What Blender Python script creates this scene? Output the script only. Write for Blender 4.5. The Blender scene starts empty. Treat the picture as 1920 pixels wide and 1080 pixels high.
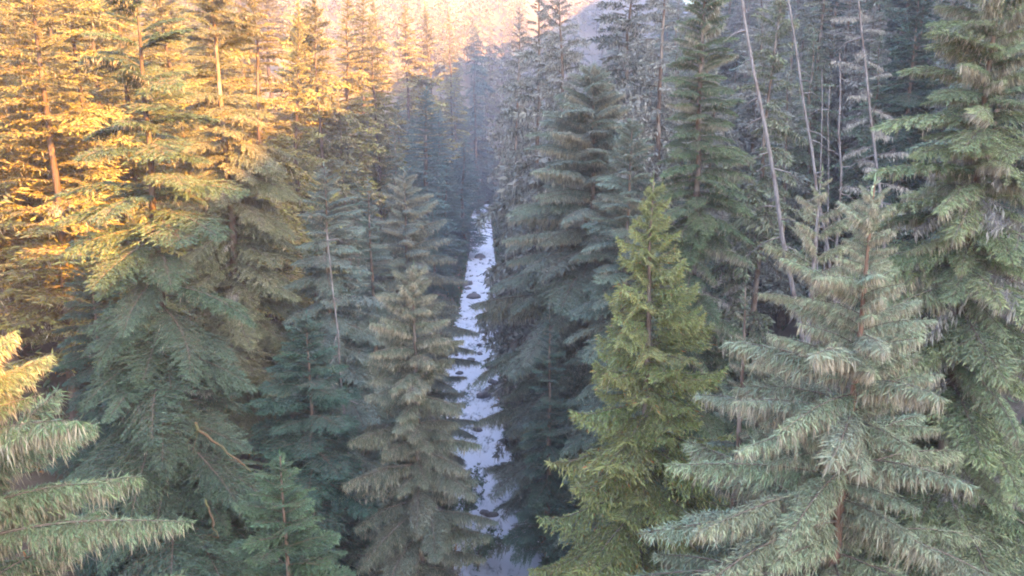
import bpy, math, random
import numpy as np
from mathutils import Vector, Matrix

R = math.radians
scene = bpy.context.scene
COL = scene.collection
random.seed(11)

# ------------------------------------------------------------------ camera
PITCH = 13.0
CAM_Z = 45.0
FPX = 1598.0
cam_data = bpy.data.cameras.new("camera")
cam = bpy.data.objects.new("camera", cam_data)
COL.objects.link(cam)
cam.location = (0, 0, CAM_Z)
cam.rotation_euler = (R(90 - PITCH), 0, 0)
cam_data.sensor_width = 36
cam_data.lens = 36 * FPX / 1920
cam_data.clip_start = 0.5
cam_data.clip_end = 4000
scene.camera = cam

# ------------------------------------------------------------------ light
SUN_EL = 24.0
SUN_BACK = 35.0            # degrees behind the camera's right shoulder
sun_dir = Vector((math.cos(R(SUN_BACK)) * math.cos(R(SUN_EL)), -math.sin(R(SUN_BACK)) * math.cos(R(SUN_EL)), math.sin(R(SUN_EL))))
world = bpy.data.worlds.new("World")
scene.world = world
world.use_nodes = True
wn = world.node_tree
wn.nodes.clear()
sky = wn.nodes.new("ShaderNodeTexSky")
sky.sky_type = 'NISHITA'
sky.sun_disc = False
sky.sun_elevation = R(SUN_EL)
sky.sun_rotation = R(90 + SUN_BACK)
sky.air_density = 1.0
sky.dust_density = 1.6
sky.ozone_density = 0.9
bg = wn.nodes.new("ShaderNodeBackground")
bg.inputs['Strength'].default_value = 0.15
wo = wn.nodes.new("ShaderNodeOutputWorld")
wn.links.new(sky.outputs[0], bg.inputs['Color'])
wn.links.new(bg.outputs[0], wo.inputs['Surface'])

sl = bpy.data.lights.new("sun", 'SUN')
sl.energy = 5.0
sl.angle = R(0.5)
sl.color = (1.0, 0.46, 0.075)
so = bpy.data.objects.new("sun", sl)
COL.objects.link(so)
so.rotation_euler = sun_dir.to_track_quat('Z', 'Y').to_euler()

vs = scene.view_settings
vs.view_transform = 'Standard'
vs.look = 'None'
vs.exposure = 3.8
vs.gamma = 1.0
vs.use_curve_mapping = False
scene.render.engine = 'CYCLES'
cy = scene.cycles
cy.use_denoising = True
cy.filter_width = 1.9
cy.max_bounces = 6
cy.diffuse_bounces = 3
cy.glossy_bounces = 2
cy.transmission_bounces = 3
cy.transparent_max_bounces = 4
cy.volume_bounces = 1
cy.sample_clamp_indirect = 4.0

# ------------------------------------------------------------------ helpers
CP, SP = math.cos(R(PITCH)), math.sin(R(PITCH))

def ray(px, py):
    cx, cy_ = (px - 960) / FPX, (540 - py) / FPX
    return cx, CP + cy_ * SP, -SP + cy_ * CP

def at(px, py, Y):
    """the world point at distance Y up the valley that shows at this pixel of the photograph"""
    a, b, c = ray(px, py)
    s = Y / b
    return a * s, CAM_Z + c * s

def project(x, y, z):
    d = y * CP - (z - CAM_Z) * SP
    u = y * SP + (z - CAM_Z) * CP
    if d < 1:
        return None
    return 960 + FPX * x / d, 540 - FPX * u / d

_ry = np.array([-200, 20, 75, 92, 108, 128, 151, 185, 237, 325, 345, 365, 430, 520, 640, 1000], float)
_rx = np.array([12, 3.0, -0.8, -3.0, -5.6, -6.7, -6.8, -7.2, -8.5, -12, -10, 0, 34, 60, 95, 250], float)

def river_x(y):
    y = np.asarray(y, float)
    o = 0
    for k in (-16, -8, 0, 8, 16):
        o = o + np.interp(y + k, _ry, _rx)
    return o / 5

def bumps(x, y):
    return (np.sin(x * .11 + 1.3 * np.sin(y * .05)) * np.cos(y * .09 + .7) * 1.0
            + np.sin(x * .31 + y * .23) * .35 + np.sin(x * .037 - y * .041 + 2) * 2.2)

def terrain(x, y):
    x = np.asarray(x, float); y = np.asarray(y, float)
    d = x - river_x(y)
    a = np.abs(d)
    hw = np.interp(y, [150, 240], [4.0, 2.9])
    bank = np.where(a < hw, -0.7, np.minimum(1.4, -0.7 + (a - hw) * 1.1))
    out = np.maximum(a - 7.0, 0)
    left = np.minimum(out, 58) * .72 + np.clip(out - 58, 0, 160) * .42
    crest = 122.5 + .5 * np.clip((y - 10) / 40, 0, 1) + 1.5 * np.clip((-48 - y) / 20, 0, 1) + 0.12 * np.clip(y, -100, 420) - 13 * np.clip((y - 45) / 50, 0, 1) - 10 * np.clip((y - 130) / 90, 0, 1)  # mostly unseen ridge crest, height shaped for the shadow it throws on the left slope
    r_ = np.minimum(out, 46) * .84
    t = np.clip((out - 46) / 68, 0, 1)
    right = r_ + t * (crest - 46 * .84 - 1.4) - np.clip(out - 114, 0, 400) * .12
    s = np.where(d < 0, left, right)
    head = np.clip(y - 430, 0, 400) * .26 + 0 * x
    k = np.clip((a - 6) / 14, 0, 1)
    return bank + s + head * np.clip((a + 10) / 40, .35, 1) + bumps(x, y) * k * np.clip(.3 + a / 60, 0, 1)

def tz(x, y):
    return float(terrain(x, y))

def new_mat(name):
    m = bpy.data.materials.new(name)
    m.use_nodes = True
    nt = m.node_tree
    nt.nodes.clear()
    out = nt.nodes.new("ShaderNodeOutputMaterial")
    return m, nt, out

def node(nt, kind, **kw):
    n = nt.nodes.new(kind)
    for k, v in kw.items():
        if hasattr(n, k):
            setattr(n, k, v)
    return n

def math_n(nt, op, a, b=None, c=None):
    n = nt.nodes.new("ShaderNodeMath"); n.operation = op
    for i, v in enumerate((a, b, c)):
        if v is None: continue
        if isinstance(v, (int, float)): n.inputs[i].default_value = v
        else: nt.links.new(v, n.inputs[i])
    return n.outputs[0]

def foliage_mat(name, fixed=None, translucent=.16, hue=.042):
    """needle sprays: the tree's own colour (object colour), each spray a little different (tone attribute)"""
    m, nt, out = new_mat(name)
    at_ = node(nt, "ShaderNodeAttribute"); at_.attribute_name = "tone"
    oi = node(nt, "ShaderNodeObjectInfo")
    hsv = node(nt, "ShaderNodeHueSaturation")
    if fixed is None:
        nt.links.new(oi.outputs['Color'], hsv.inputs['Color'])
    else:
        hsv.inputs['Color'].default_value = (*fixed, 1)
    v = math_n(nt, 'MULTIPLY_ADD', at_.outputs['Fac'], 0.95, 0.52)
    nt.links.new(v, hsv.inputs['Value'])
    h = math_n(nt, 'MULTIPLY_ADD', math_n(nt, 'FRACT', math_n(nt, 'MULTIPLY', at_.outputs['Fac'], 7.31)), hue * 2, 0.5 - hue)
    nt.links.new(h, hsv.inputs['Hue'])
    sa = math_n(nt, 'MULTIPLY_ADD', math_n(nt, 'FRACT', math_n(nt, 'MULTIPLY', at_.outputs['Fac'], 13.7)), 0.4, 0.8)
    nt.links.new(sa, hsv.inputs['Saturation'])
    p = node(nt, "ShaderNodeBsdfPrincipled")
    p.inputs['Roughness'].default_value = .6
    p.inputs['Specular IOR Level'].default_value = .25
    nt.links.new(hsv.outputs[0], p.inputs['Base Color'])
    t = node(nt, "ShaderNodeBsdfTranslucent")
    nt.links.new(hsv.outputs[0], t.inputs['Color'])
    mx = node(nt, "ShaderNodeMixShader"); mx.inputs[0].default_value = translucent
    nt.links.new(p.outputs[0], mx.inputs[1]); nt.links.new(t.outputs[0], mx.inputs[2])
    nt.links.new(mx.outputs[0], out.inputs['Surface'])
    return m

def bark_mat(name, c0, c1, scale=3.0, patch=None):
    m, nt, out = new_mat(name)
    tc = node(nt, "ShaderNodeTexCoord")
    mp = node(nt, "ShaderNodeMapping"); mp.inputs['Scale'].default_value = (scale * 3, scale * 3, scale * .45)
    nt.links.new(tc.outputs['Object'], mp.inputs['Vector'])
    nz = node(nt, "ShaderNodeTexNoise"); nz.inputs['Scale'].default_value = 1.0; nz.inputs['Detail'].default_value = 6; nz.inputs['Roughness'].default_value = .7
    nt.links.new(mp.outputs[0], nz.inputs['Vector'])
    cr = node(nt, "ShaderNodeValToRGB")
    cr.color_ramp.elements[0].position = .3; cr.color_ramp.elements[0].color = (*c0, 1)
    cr.color_ramp.elements[1].position = .7; cr.color_ramp.elements[1].color = (*c1, 1)
    nt.links.new(nz.outputs['Fac'], cr.inputs[0])
    col = cr.outputs[0]
    if patch:
        n2 = node(nt, "ShaderNodeTexNoise"); n2.inputs['Scale'].default_value = .9; n2.inputs['Detail'].default_value = 4
        nt.links.new(tc.outputs['Object'], n2.inputs['Vector'])
        r2 = node(nt, "ShaderNodeValToRGB")
        r2.color_ramp.elements[0].position = .48; r2.color_ramp.elements[1].position = .6
        nt.links.new(n2.outputs['Fac'], r2.inputs[0])
        mx = node(nt, "ShaderNodeMix"); mx.data_type = 'RGBA'
        nt.links.new(r2.outputs[0], mx.inputs[0]); nt.links.new(col, mx.inputs[6]); mx.inputs[7].default_value = (*patch, 1)
        col = mx.outputs[2]
    p = node(nt, "ShaderNodeBsdfPrincipled"); p.inputs['Roughness'].default_value = .85
    p.inputs['Specular IOR Level'].default_value = .2
    nt.links.new(col, p.inputs['Base Color'])
    b = node(nt, "ShaderNodeBump"); b.inputs['Strength'].default_value = .7; b.inputs['Distance'].default_value = .05
    nt.links.new(nz.outputs['Fac'], b.inputs['Height']); nt.links.new(b.outputs[0], p.inputs['Normal'])
    nt.links.new(p.outputs[0], out.inputs['Surface'])
    return m

M_FOL = foliage_mat("conifer_needles")
M_LICHEN = foliage_mat("hanging_lichen", fixed=(.30, .262, .182), translucent=.25, hue=.015)
M_PALE = foliage_mat("pale_lichen", fixed=(.30, .28, .235), translucent=.2, hue=.01)
M_RUST = foliage_mat("rusty_needles", fixed=(.26, .115, .04), translucent=.25, hue=.02)
M_TWIG = bark_mat("twig_bark", (.06, .045, .035), (.16, .125, .10), 4)
M_BARK = bark_mat("conifer_bark", (.065, .043, .032), (.17, .115, .085), 2.2, patch=(.20, .16, .13))
M_BARKRED = bark_mat("red_bark", (.11, .06, .04), (.24, .145, .10), 2.2)
M_DARKBARK = bark_mat("dark_bark", (.030, .020, .016), (.085, .055, .042), 2.2, patch=(.10, .07, .055))
M_PALEBARK = bark_mat("weathered_wood", (.075, .066, .063), (.265, .24, .23), 3.2, patch=(.11, .085, .075))
M_MOSSLOG = bark_mat("mossy_wood", (.05, .03, .016), (.12, .072, .034), 2.0, patch=(.07, .065, .025))
SLOTS = [M_TWIG, M_FOL, M_LICHEN, M_PALE, M_RUST]

# ------------------------------------------------------------------ mesh buffers
class Buf:
    def __init__(s):
        s.v = []; s.m = []; s.t = []; s.n = 0; s.f = []
    def quads(s, V, mat, tone):
        """V: (n,4,3)"""
        n = len(V)
        if n == 0: return
        s.v.append(V.reshape(-1, 3)); s.f.append(np.arange(s.n, s.n + 4 * n).reshape(n, 4)); s.n += 4 * n
        s.m.append(np.full(n, mat) if np.isscalar(mat) else np.asarray(mat))
        tone = np.full(n, tone) if np.isscalar(tone) else np.asarray(tone)
        s.t.append(np.repeat(tone, 4))
    def tube(s, pts, rad, sides, mat, tone=.5):
        pts = np.asarray(pts, float); n = len(pts)
        T = np.gradient(pts, axis=0); T /= np.linalg.norm(T, axis=1, keepdims=True) + 1e-9
        ref = np.array([0, 0, 1.0]) if abs(T[:, 2]).mean() < .8 else np.array([1.0, 0, 0])
        A = np.cross(T, ref); A /= np.linalg.norm(A, axis=1, keepdims=True) + 1e-9
        B = np.cross(T, A)
        th = np.linspace(0, 2 * math.pi, sides, endpoint=False)
        rad = np.broadcast_to(np.asarray(rad, float), (n,))
        ring = pts[:, None, :] + rad[:, None, None] * (np.cos(th)[None, :, None] * A[:, None, :] + np.sin(th)[None, :, None] * B[:, None, :])
        base = s.n
        s.v.append(ring.reshape(-1, 3)); s.n += n * sides
        i = np.arange(n - 1)[:, None] * sides; j = np.arange(sides)[None, :]; j2 = (j + 1) % sides
        F = np.stack([i + j, i + j2, i + sides + j2, i + sides + j], -1).reshape(-1, 4) + base
        s.f.append(F); s.m.append(np.full(len(F), mat)); s.t.append(np.full(n * sides, tone))
    def add(s, arr, Mx=None, off=None, tone_shift=0.0):
        V, F, m, t = arr
        if Mx is not None: V = V @ Mx.T
        if off is not None: V = V + off
        s.v.append(V); s.f.append(F + s.n); s.n += len(V); s.m.append(m); s.t.append(np.clip(t + tone_shift, 0, 1))
    def arrays(s):
        return np.concatenate(s.v), np.concatenate(s.f), np.concatenate(s.m), np.concatenate(s.t)

def make_mesh(name, arr, mats, smooth=False):
    V, F, m, t = arr
    me = bpy.data.meshes.new(name)
    me.vertices.add(len(V)); me.vertices.foreach_set("co", V.astype(np.float32).ravel())
    me.loops.add(F.size); me.loops.foreach_set("vertex_index", F.astype(np.int32).ravel())
    me.polygons.add(len(F))
    me.polygons.foreach_set("loop_start", (np.arange(len(F)) * 4).astype(np.int32))
    me.polygons.foreach_set("material_index", m.astype(np.int32))
    if smooth: me.polygons.foreach_set("use_smooth", np.ones(len(F), bool))
    a = me.attributes.new("tone", 'FLOAT', 'POINT'); a.data.foreach_set("value", t.astype(np.float32))
    for mt in mats: me.materials.append(mt)
    me.update(calc_edges=True)
    return me

def link(name, data, parent=None, loc=None):
    o = bpy.data.objects.new(name, data)
    COL.objects.link(o)
    if parent is not None: o.parent = parent
    if loc is not None: o.location = loc
    return o

def tag(o, label, cat, group=None):
    o['label'] = label; o['category'] = cat
    if group: o['group'] = group
    return o

def blades(buf, B, D, L, W, mat, tone, rng, bend=.12, flat=.0):
    """kite-shaped sprays: base B, direction D, length L, width W"""
    n = len(B)
    if n == 0: return
    rnd = rng.normal(size=(n, 3))
    rnd[:, 2] = rnd[:, 2] * (1 - flat) + flat * 2.5
    S = np.cross(D, rnd); S /= np.linalg.norm(S, axis=1, keepdims=True) + 1e-9
    U = np.cross(S, D)
    mid = B + D * (L * .42)[:, None] + U * (L * bend)[:, None] * rng.uniform(-1, 1, n)[:, None]
    tip = B + D * L[:, None]
    V = np.stack([B, mid + S * (W * .5)[:, None], tip, mid - S * (W * .5)[:, None]], 1)
    buf.quads(V, mat, tone)

# ------------------------------------------------------------------ boughs
def bough(seed, L=4.0, rise=8, droop=34, tipup=0, wid=.36, gap2=.13, ang2=58, sag2=.22, gap3=.11, l3=.30, w3=.075, hang=.35,
          bare=.15, lich=0, lich_len=.5, lich_mat=2, rust=0., sides=4, updir=.1, double=True, lead=16, rough=.35):
    rng = np.random.default_rng(seed)
    b = Buf()
    t = np.linspace(0, 1, 12)
    el = R(rise) - R(droop) * t ** 1.3 + R(tipup) * np.clip((t - .55) / .45, 0, 1) ** 1.4
    az = np.cumsum(rng.normal(0, .05, 12))
    az -= az * (1 - t)
    D = np.stack([np.cos(el) * np.cos(az), np.cos(el) * np.sin(az), np.sin(el)], 1)
    P = np.concatenate([[np.zeros(3)], np.cumsum((D[1:] + D[:-1]) / 2 * (L / 11), 0)])
    if sides == 2: b.tube(P[::5], (0.012 * L * (1 - t[::5]) ** .8 + .006), 3, 0, .5)
    elif sides == 3: b.tube(P[::2], (0.012 * L * (1 - t[::2]) ** .8 + .006), 3, 0, .5)
    else: b.tube(P, (0.0075 * L * (1 - t) ** .8 + .006), sides, 0, .5)
    n2 = max(5, int(L * (1 - bare) / gap2))
    tt = np.linspace(bare, .985, n2) + rng.normal(0, .004, n2)
    BB, DD, LL, WW, TT = [], [], [], [], []
    HB = []
    for i, u in enumerate(tt):
        p = np.array([np.interp(u, t, P[:, k]) for k in range(3)])
        d = np.array([np.interp(u, t, D[:, k]) for k in range(3)]); d /= np.linalg.norm(d)
        shp = 1 - ((u - .33) / .67) ** 1.5 * .93 if u > .33 else .45 + .55 * (u - bare) / (.33 - bare + 1e-6)
        ln = wid * L * shp * rng.uniform(.6, 1.15)
        s0 = np.cross([0, 0, 1.0], d); s0 /= np.linalg.norm(s0)
        for sgn in ((-1, 1) if double else ((-1) ** i,)):
            a = R(ang2 + rng.normal(0, 9))
            dv = d * math.cos(a) + s0 * sgn * math.sin(a) + np.array([0, 0, updir + rng.normal(0, .09)])
            dv /= np.linalg.norm(dv)
            if rng.uniform() < rough * .22: continue
            lnk = ln * rng.uniform(.8 - rough * .35, 1.1); fz = rng.uniform(1 - .55 * rough, 1 + .3 * rough)
            k = max(2, int(lnk / gap3))
            uu = (np.arange(k) + rng.uniform(.2, .8, k)) / k
            q = p + lnk * uu[:, None] * dv
            q[:, 2] -= sag2 * lnk * uu ** 2
            if lnk > .35:
                ends = np.array([p, p + lnk * .55 * dv - [0, 0, sag2 * lnk * .3], p + lnk * dv - [0, 0, sag2 * lnk]])
                wv = np.array([0, 0, .012 + .006 * lnk]); Vq = np.stack([ends[:-1] - wv, ends[1:] - wv * .6, ends[1:] + wv * .6, ends[:-1] + wv], 1)
                b.quads(Vq, 0, rng.uniform(.2, .8))
            sp = np.cross([0, 0, 1.0], dv); sp /= np.linalg.norm(sp) + 1e-9
            for side in (-1, 1):
                w_ = rng.uniform(.45, 1.0, k)
                dd = dv * .75 + sp * side * w_[:, None] + rng.normal(0, .14 + .14 * rough, (k, 3))
                hh = hang * rng.uniform(.3, 1.4, k)
                dd = dd * (1 - np.clip(hh, 0, .95))[:, None] + np.array([0, 0, -1.0]) * hh[:, None]
                dd /= np.linalg.norm(dd, axis=1, keepdims=True)
                BB.append(q); DD.append(dd); LL.append(fz * l3 * (1.1 - .5 * uu) * rng.uniform(.6, 1.3, k)); WW.append(np.full(k, w3) * rng.uniform(.7, 1.3, k))
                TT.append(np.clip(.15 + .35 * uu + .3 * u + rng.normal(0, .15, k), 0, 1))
            # the tip
            BB.append(q[-1:]); DD.append((dv * .9 - np.array([0, 0, hang * .7]))[None] / np.linalg.norm(dv * .9 - np.array([0, 0, hang * .7]))); LL.append(np.array([l3 * 1.1])); WW.append(np.array([w3])); TT.append(np.array([.85]))
            HB.append(q)
    # sprays along the leader itself
    k = int(L * lead)
    u = rng.uniform(bare, 1, k)
    q = np.stack([np.interp(u, t, P[:, j]) for j in range(3)], 1)
    dd = rng.normal(0, .5, (k, 3)) + np.array([.6, 0, .15]); dd /= np.linalg.norm(dd, axis=1, keepdims=True)
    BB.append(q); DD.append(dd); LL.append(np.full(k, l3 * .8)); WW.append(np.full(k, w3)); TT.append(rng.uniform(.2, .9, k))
    B_, D_, L_, W_, T_ = map(np.concatenate, (BB, DD, LL, WW, TT))
    mats = np.where(rng.uniform(size=len(B_)) < rust, 4, 1)
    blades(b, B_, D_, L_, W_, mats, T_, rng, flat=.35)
    if lich > 0:
        H = np.concatenate(HB + [P[3:]])
        n = int(lich * L)
        idx = rng.integers(0, len(H), n)
        q = H[idx] + rng.normal(0, .04, (n, 3))
        dd = rng.normal(0, .16, (n, 3)) + np.array([0, 0, -1.0]); dd /= np.linalg.norm(dd, axis=1, keepdims=True)
        ll = lich_len * rng.uniform(.35, 1.3, n)
        blades(b, q, dd, ll, (.012 + .032 * ll * rng.uniform(.6, 1.3, n)) * (1 if lich > 50 and lich_mat == 2 else 1.35), lich_mat, rng.uniform(0, 1, n), rng, bend=.06)
    return b.arrays()

def dead_bough(seed, L=3.0, rise=0, droop=25, tipup=10, lich=30):
    rng = np.random.default_rng(seed)
    b = Buf(); t = np.linspace(0, 1, 8)
    el = R(rise) - R(droop) * t ** 1.3 + R(tipup) * t ** 3 + rng.normal(0, .06, 8)
    D = np.stack([np.cos(el), rng.normal(0, .08, 8), np.sin(el)], 1)
    P = np.concatenate([[np.zeros(3)], np.cumsum((D[1:] + D[:-1]) / 2 * (L / 7), 0)])
    b.tube(P, .010 * L * (1 - t) + .008, 4, 0)
    H = [P]
    for u in np.linspace(.2, .95, int(L * 6)):
        p = np.array([np.interp(u, t, P[:, k]) for k in range(3)])
        s = rng.choice([-1, 1]); ln = L * .32 * (1.05 - u * .7) * rng.uniform(.5, 1.2)
        d = np.array([.7, s * rng.uniform(.4, 1), rng.uniform(-.5, .25)]); d /= np.linalg.norm(d)
        pts = np.array([p, p + d * ln * .5, p + d * ln + [0, 0, -.2 * ln]])
        b.tube(pts, [.014, .010, .005], 3, 0); H.append(pts)
        for j in range(3):
            e = d + rng.normal(0, .6, 3); e /= np.linalg.norm(e)
            o = p + d * ln * rng.uniform(.3, 1)
            b.tube(np.array([o, o + e * ln * .4]), [.012, .005], 3, 0)
    H = np.concatenate(H)
    n = int(lich * L)
    q = H[rng.integers(0, len(H), n)]
    dd = rng.normal(0, .2, (n, 3)) + np.array([0, 0, -1.0]); dd /= np.linalg.norm(dd, axis=1, keepdims=True)
    ll = .35 * rng.uniform(.4, 1.4, n)
    blades(b, q, dd, ll, .03 + .07 * ll, 3, rng.uniform(0, 1, n), rng, bend=.06)
    return b.arrays()

SPEC = {
    # lichen-hung hemlock (big near trees on the right)
    'hung': dict(rise=14, droop=36, tipup=10, wid=.19, sag2=.7, hang=.68, l3=.34, w3=.025, gap2=.07, gap3=.036, bare=.05, lich=250, lich_len=.55, rough=1.0),
    'hemlock': dict(rise=8, droop=36, wid=.36, sag2=.34, hang=.46, l3=.28, w3=.033, gap2=.085, gap3=.042, bare=.07, lich=60, lich_len=.4),
    'green': dict(rise=6, droop=30, wid=.46, sag2=.26, hang=.32, l3=.25, w3=.042, gap2=.09, gap3=.05, bare=.06, lich=0),
    'mossy': dict(rise=14, droop=42, tipup=14, wid=.25, sag2=.6, hang=.80, l3=.36, w3=.027, gap2=.075, gap3=.042, bare=.07, lich=320, lich_len=.5),
    'cedar': dict(rise=-8, droop=34, tipup=62, wid=.36, sag2=.8, hang=.74, l3=.30, w3=.050, gap2=.095, gap3=.055, rust=.03, bare=.10, lich=4),
    'fir': dict(rise=14, droop=26, wid=.46, sag2=.16, hang=.22, l3=.34, w3=.075, gap2=.11, gap3=.085, bare=.08, lich=12, lich_len=.35),
    'grey': dict(rise=6, droop=36, wid=.42, sag2=.4, hang=.55, l3=.34, w3=.07, gap2=.14, gap3=.11, lich=120, lich_len=.5, lich_mat=3, bare=.1),
}
LOD_GAP = {'hung': (.22, .15, .11), 'hemlock': (.26, .17, .13), 'green': (.26, .17, .14), 'mossy': (.24, .16, .11), 'cedar': (.28, .19, .19)}
BOUGH = {}      # species -> meshes for the near trees (long, short)
LOD = {}        # species -> arrays for the crowns further off
for si, (sp, kw) in enumerate(SPEC.items()):
    if sp in ('hung', 'hemlock', 'green', 'mossy', 'cedar'):
        longs = [make_mesh("bough_" + sp, bough(100 * si + k, L=4.0, **kw), SLOTS) for k in range(6)]
        kw2 = dict(kw); kw2.update(gap2=kw.get('gap2', .13) * .75, gap3=max(.028, kw.get('gap3') * .7), l3=kw['l3'] * .65, w3=kw['w3'] * .75, wid=kw['wid'] * 1.12, lich=kw.get('lich', 0) * .8, lich_len=kw.get('lich_len', .4) * .6, droop=kw['droop'] * .7)
        shorts = [make_mesh("short_bough_" + sp, bough(100 * si + 50 + k, L=1.7, **kw2), SLOTS) for k in range(4)]
        kg = dict(kw); kg.update(wid=kw['wid'] * .8, lich=kw.get('lich', 0) * 1.1)
        giants = [make_mesh("great_bough_" + sp, bough(100 * si + 30 + k, L=6.5, **kg), SLOTS) for k in range(3)]
        BOUGH[sp] = (giants, longs, shorts)
    kl = dict(kw); kl.update(gap2=kw.get('gap2', .13) * 2.6, gap3=kw.get('gap3', .11) * 2.3, l3=kw['l3'] * 1.6, w3=kw['w3'] * 2.4, lich=min(22, kw.get('lich', 0) * .18), lich_len=kw.get('lich_len', .4) * 1.5, sides=3)
    if sp in LOD_GAP: kl['lead'] = 7
    if sp in LOD_GAP: kl['gap2'], kl['gap3'], kl['w3'] = LOD_GAP[sp]
    if sp == 'fir':
        kf = dict(kl); kf.update(gap2=.19, gap3=.12, l3=.38, w3=.085, lich=6, hang=.32)
        LOD['finefir'] = [bough(1900 + k, L=4.0, **kf) for k in range(4)]
    LOD[sp] = [bough(100 * si + 70 + k, L=4.0, **kl) for k in range(5)]
DEAD = [make_mesh("dead_bough", dead_bough(900 + k, lich=95), [M_PALEBARK, M_FOL, M_LICHEN, M_PALE, M_RUST]) for k in range(5)]
DEADARR = [dead_bough(920 + k, lich=20) for k in range(4)]
FAR = {sp: [bough(100 * si + 90 + k, L=4.0, wid=.4, gap2=.95, gap3=.95, l3=1.4, w3=.62, sag2=.3, hang=.4, rise=8, droop=30, sides=2, lich=0, lead=2, double=False) for k in range(3)] for si, sp in enumerate(('fir', 'grey'))}

# ------------------------------------------------------------------ trees
def rot_z(a):
    c, s = math.cos(a), math.sin(a); return np.array([[c, -s, 0], [s, c, 0], [0, 0, 1.0]])
def rot_y(a):
    c, s = math.cos(a), math.sin(a); return np.array([[c, 0, s], [0, 1.0, 0], [-s, 0, c]])
def rot_x(a):
    c, s = math.cos(a), math.sin(a); return np.array([[1.0, 0, 0], [0, c, -s], [0, s, c]])

def bough_plan(rng, H, cb, rad, N, top_el=38, low_el=-14, power=.75, axis=None, ragged=.25, usat=1.0, ue=1.15, lop=.12, gaps=2):
    """height, azimuth, elevation, length of each bough of a crown"""
    out = []
    g = rng.uniform(0, 6.28); a0 = rng.uniform(0, 6.28)
    holes = [(rng.uniform(.15, .8), rng.uniform(0, 6.28)) for _ in range(gaps)]
    for i in range(N):
        u = ((i + rng.uniform(.1, .9)) / N) ** ue           # 0 top, 1 crown base
        h = H * (1 - .012) - u * H * (1 - cb)
        ln = rad * (.07 + .93 * min(1, u / usat) ** power) * (1 + lop * math.cos(g - a0)) * rng.uniform(1 - ragged, 1 + ragged * .6)
        if any(abs(u - hu) < .07 and math.cos(g - ha) > .45 for hu, ha in holes): g += 2.4; continue
        if u > .9: ln *= rng.uniform(.6, .95)
        g += 2.39996 + rng.normal(0, .35)
        el = top_el + (low_el - top_el) * min(1, u * 2.2) ** .8 + rng.normal(0, 6)
        out.append((h, g, el, max(ln, .35)))
    return out

def trunk_axis(rng, H, lean=(0, 0), wob=.004):
    t = np.linspace(0, 1, 14)
    wx = np.cumsum(rng.normal(0, wob * H, 14)); wy = np.cumsum(rng.normal(0, wob * H, 14))
    wx -= wx[0] + (wx[-1] - wx[0]) * t; wy -= wy[0] + (wy[-1] - wy[0]) * t
    return np.stack([lean[0] * t + wx, lean[1] * t + wy, H * t], 1)

def trunk_arrays(rng, P, H, r0, sides=9, stubs=14, cb=.35, mat=0, flare=True):
    b = Buf(); t = np.linspace(0, 1, len(P))
    rad = r0 * (1 - t) ** .85 + .02
    if flare: rad[0] *= 1.5; P = P.copy(); P[0, 2] -= 1.2
    b.tube(P, rad, sides, mat)
    for _ in range(stubs):
        u = rng.uniform(.1, min(.95, cb + .25)); p = np.array([np.interp(u, t, P[:, k]) for k in range(3)])
        a = rng.uniform(0, 6.28); ln = rng.uniform(.5, 2.4) * H / 30
        d = np.array([math.cos(a), math.sin(a), rng.uniform(-.4, .2)])
        b.tube(np.array([p, p + d * ln * .6, p + d * ln + [0, 0, -.2 * ln]]), [.035, .022, .008], 3, mat)
    return b.arrays()

def leader_spray(b, P, rng, size=.5, n=26, mat=1):
    tip = P[-1]
    q = tip - np.array([0, 0, 1.0]) * rng.uniform(0, 1.6, n)[:, None] * (size / .5)
    d = rng.normal(0, .6, (n, 3)) + np.array([0, 0, .55]); d /= np.linalg.norm(d, axis=1, keepdims=True)
    blades(b, q, d, np.full(n, size) * rng.uniform(.5, 1.1, n), np.full(n, size * .22), mat, rng.uniform(.3, 1, n), rng)
    blades(b, tip[None], np.array([[0, 0, 1.0]]), np.array([size * 1.3]), np.array([size * .22]), mat, .8, rng)

def tint(c, rng, k=.12):
    f = rng.uniform(1 - k, 1 + k)
    return (max(0, c[0] * f * rng.uniform(.94, 1.06)), max(0, c[1] * f), max(0, c[2] * f * rng.uniform(.92, 1.08)), 1)

TREES = []     # (x, y, top z, radius) of every tree placed

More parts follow.
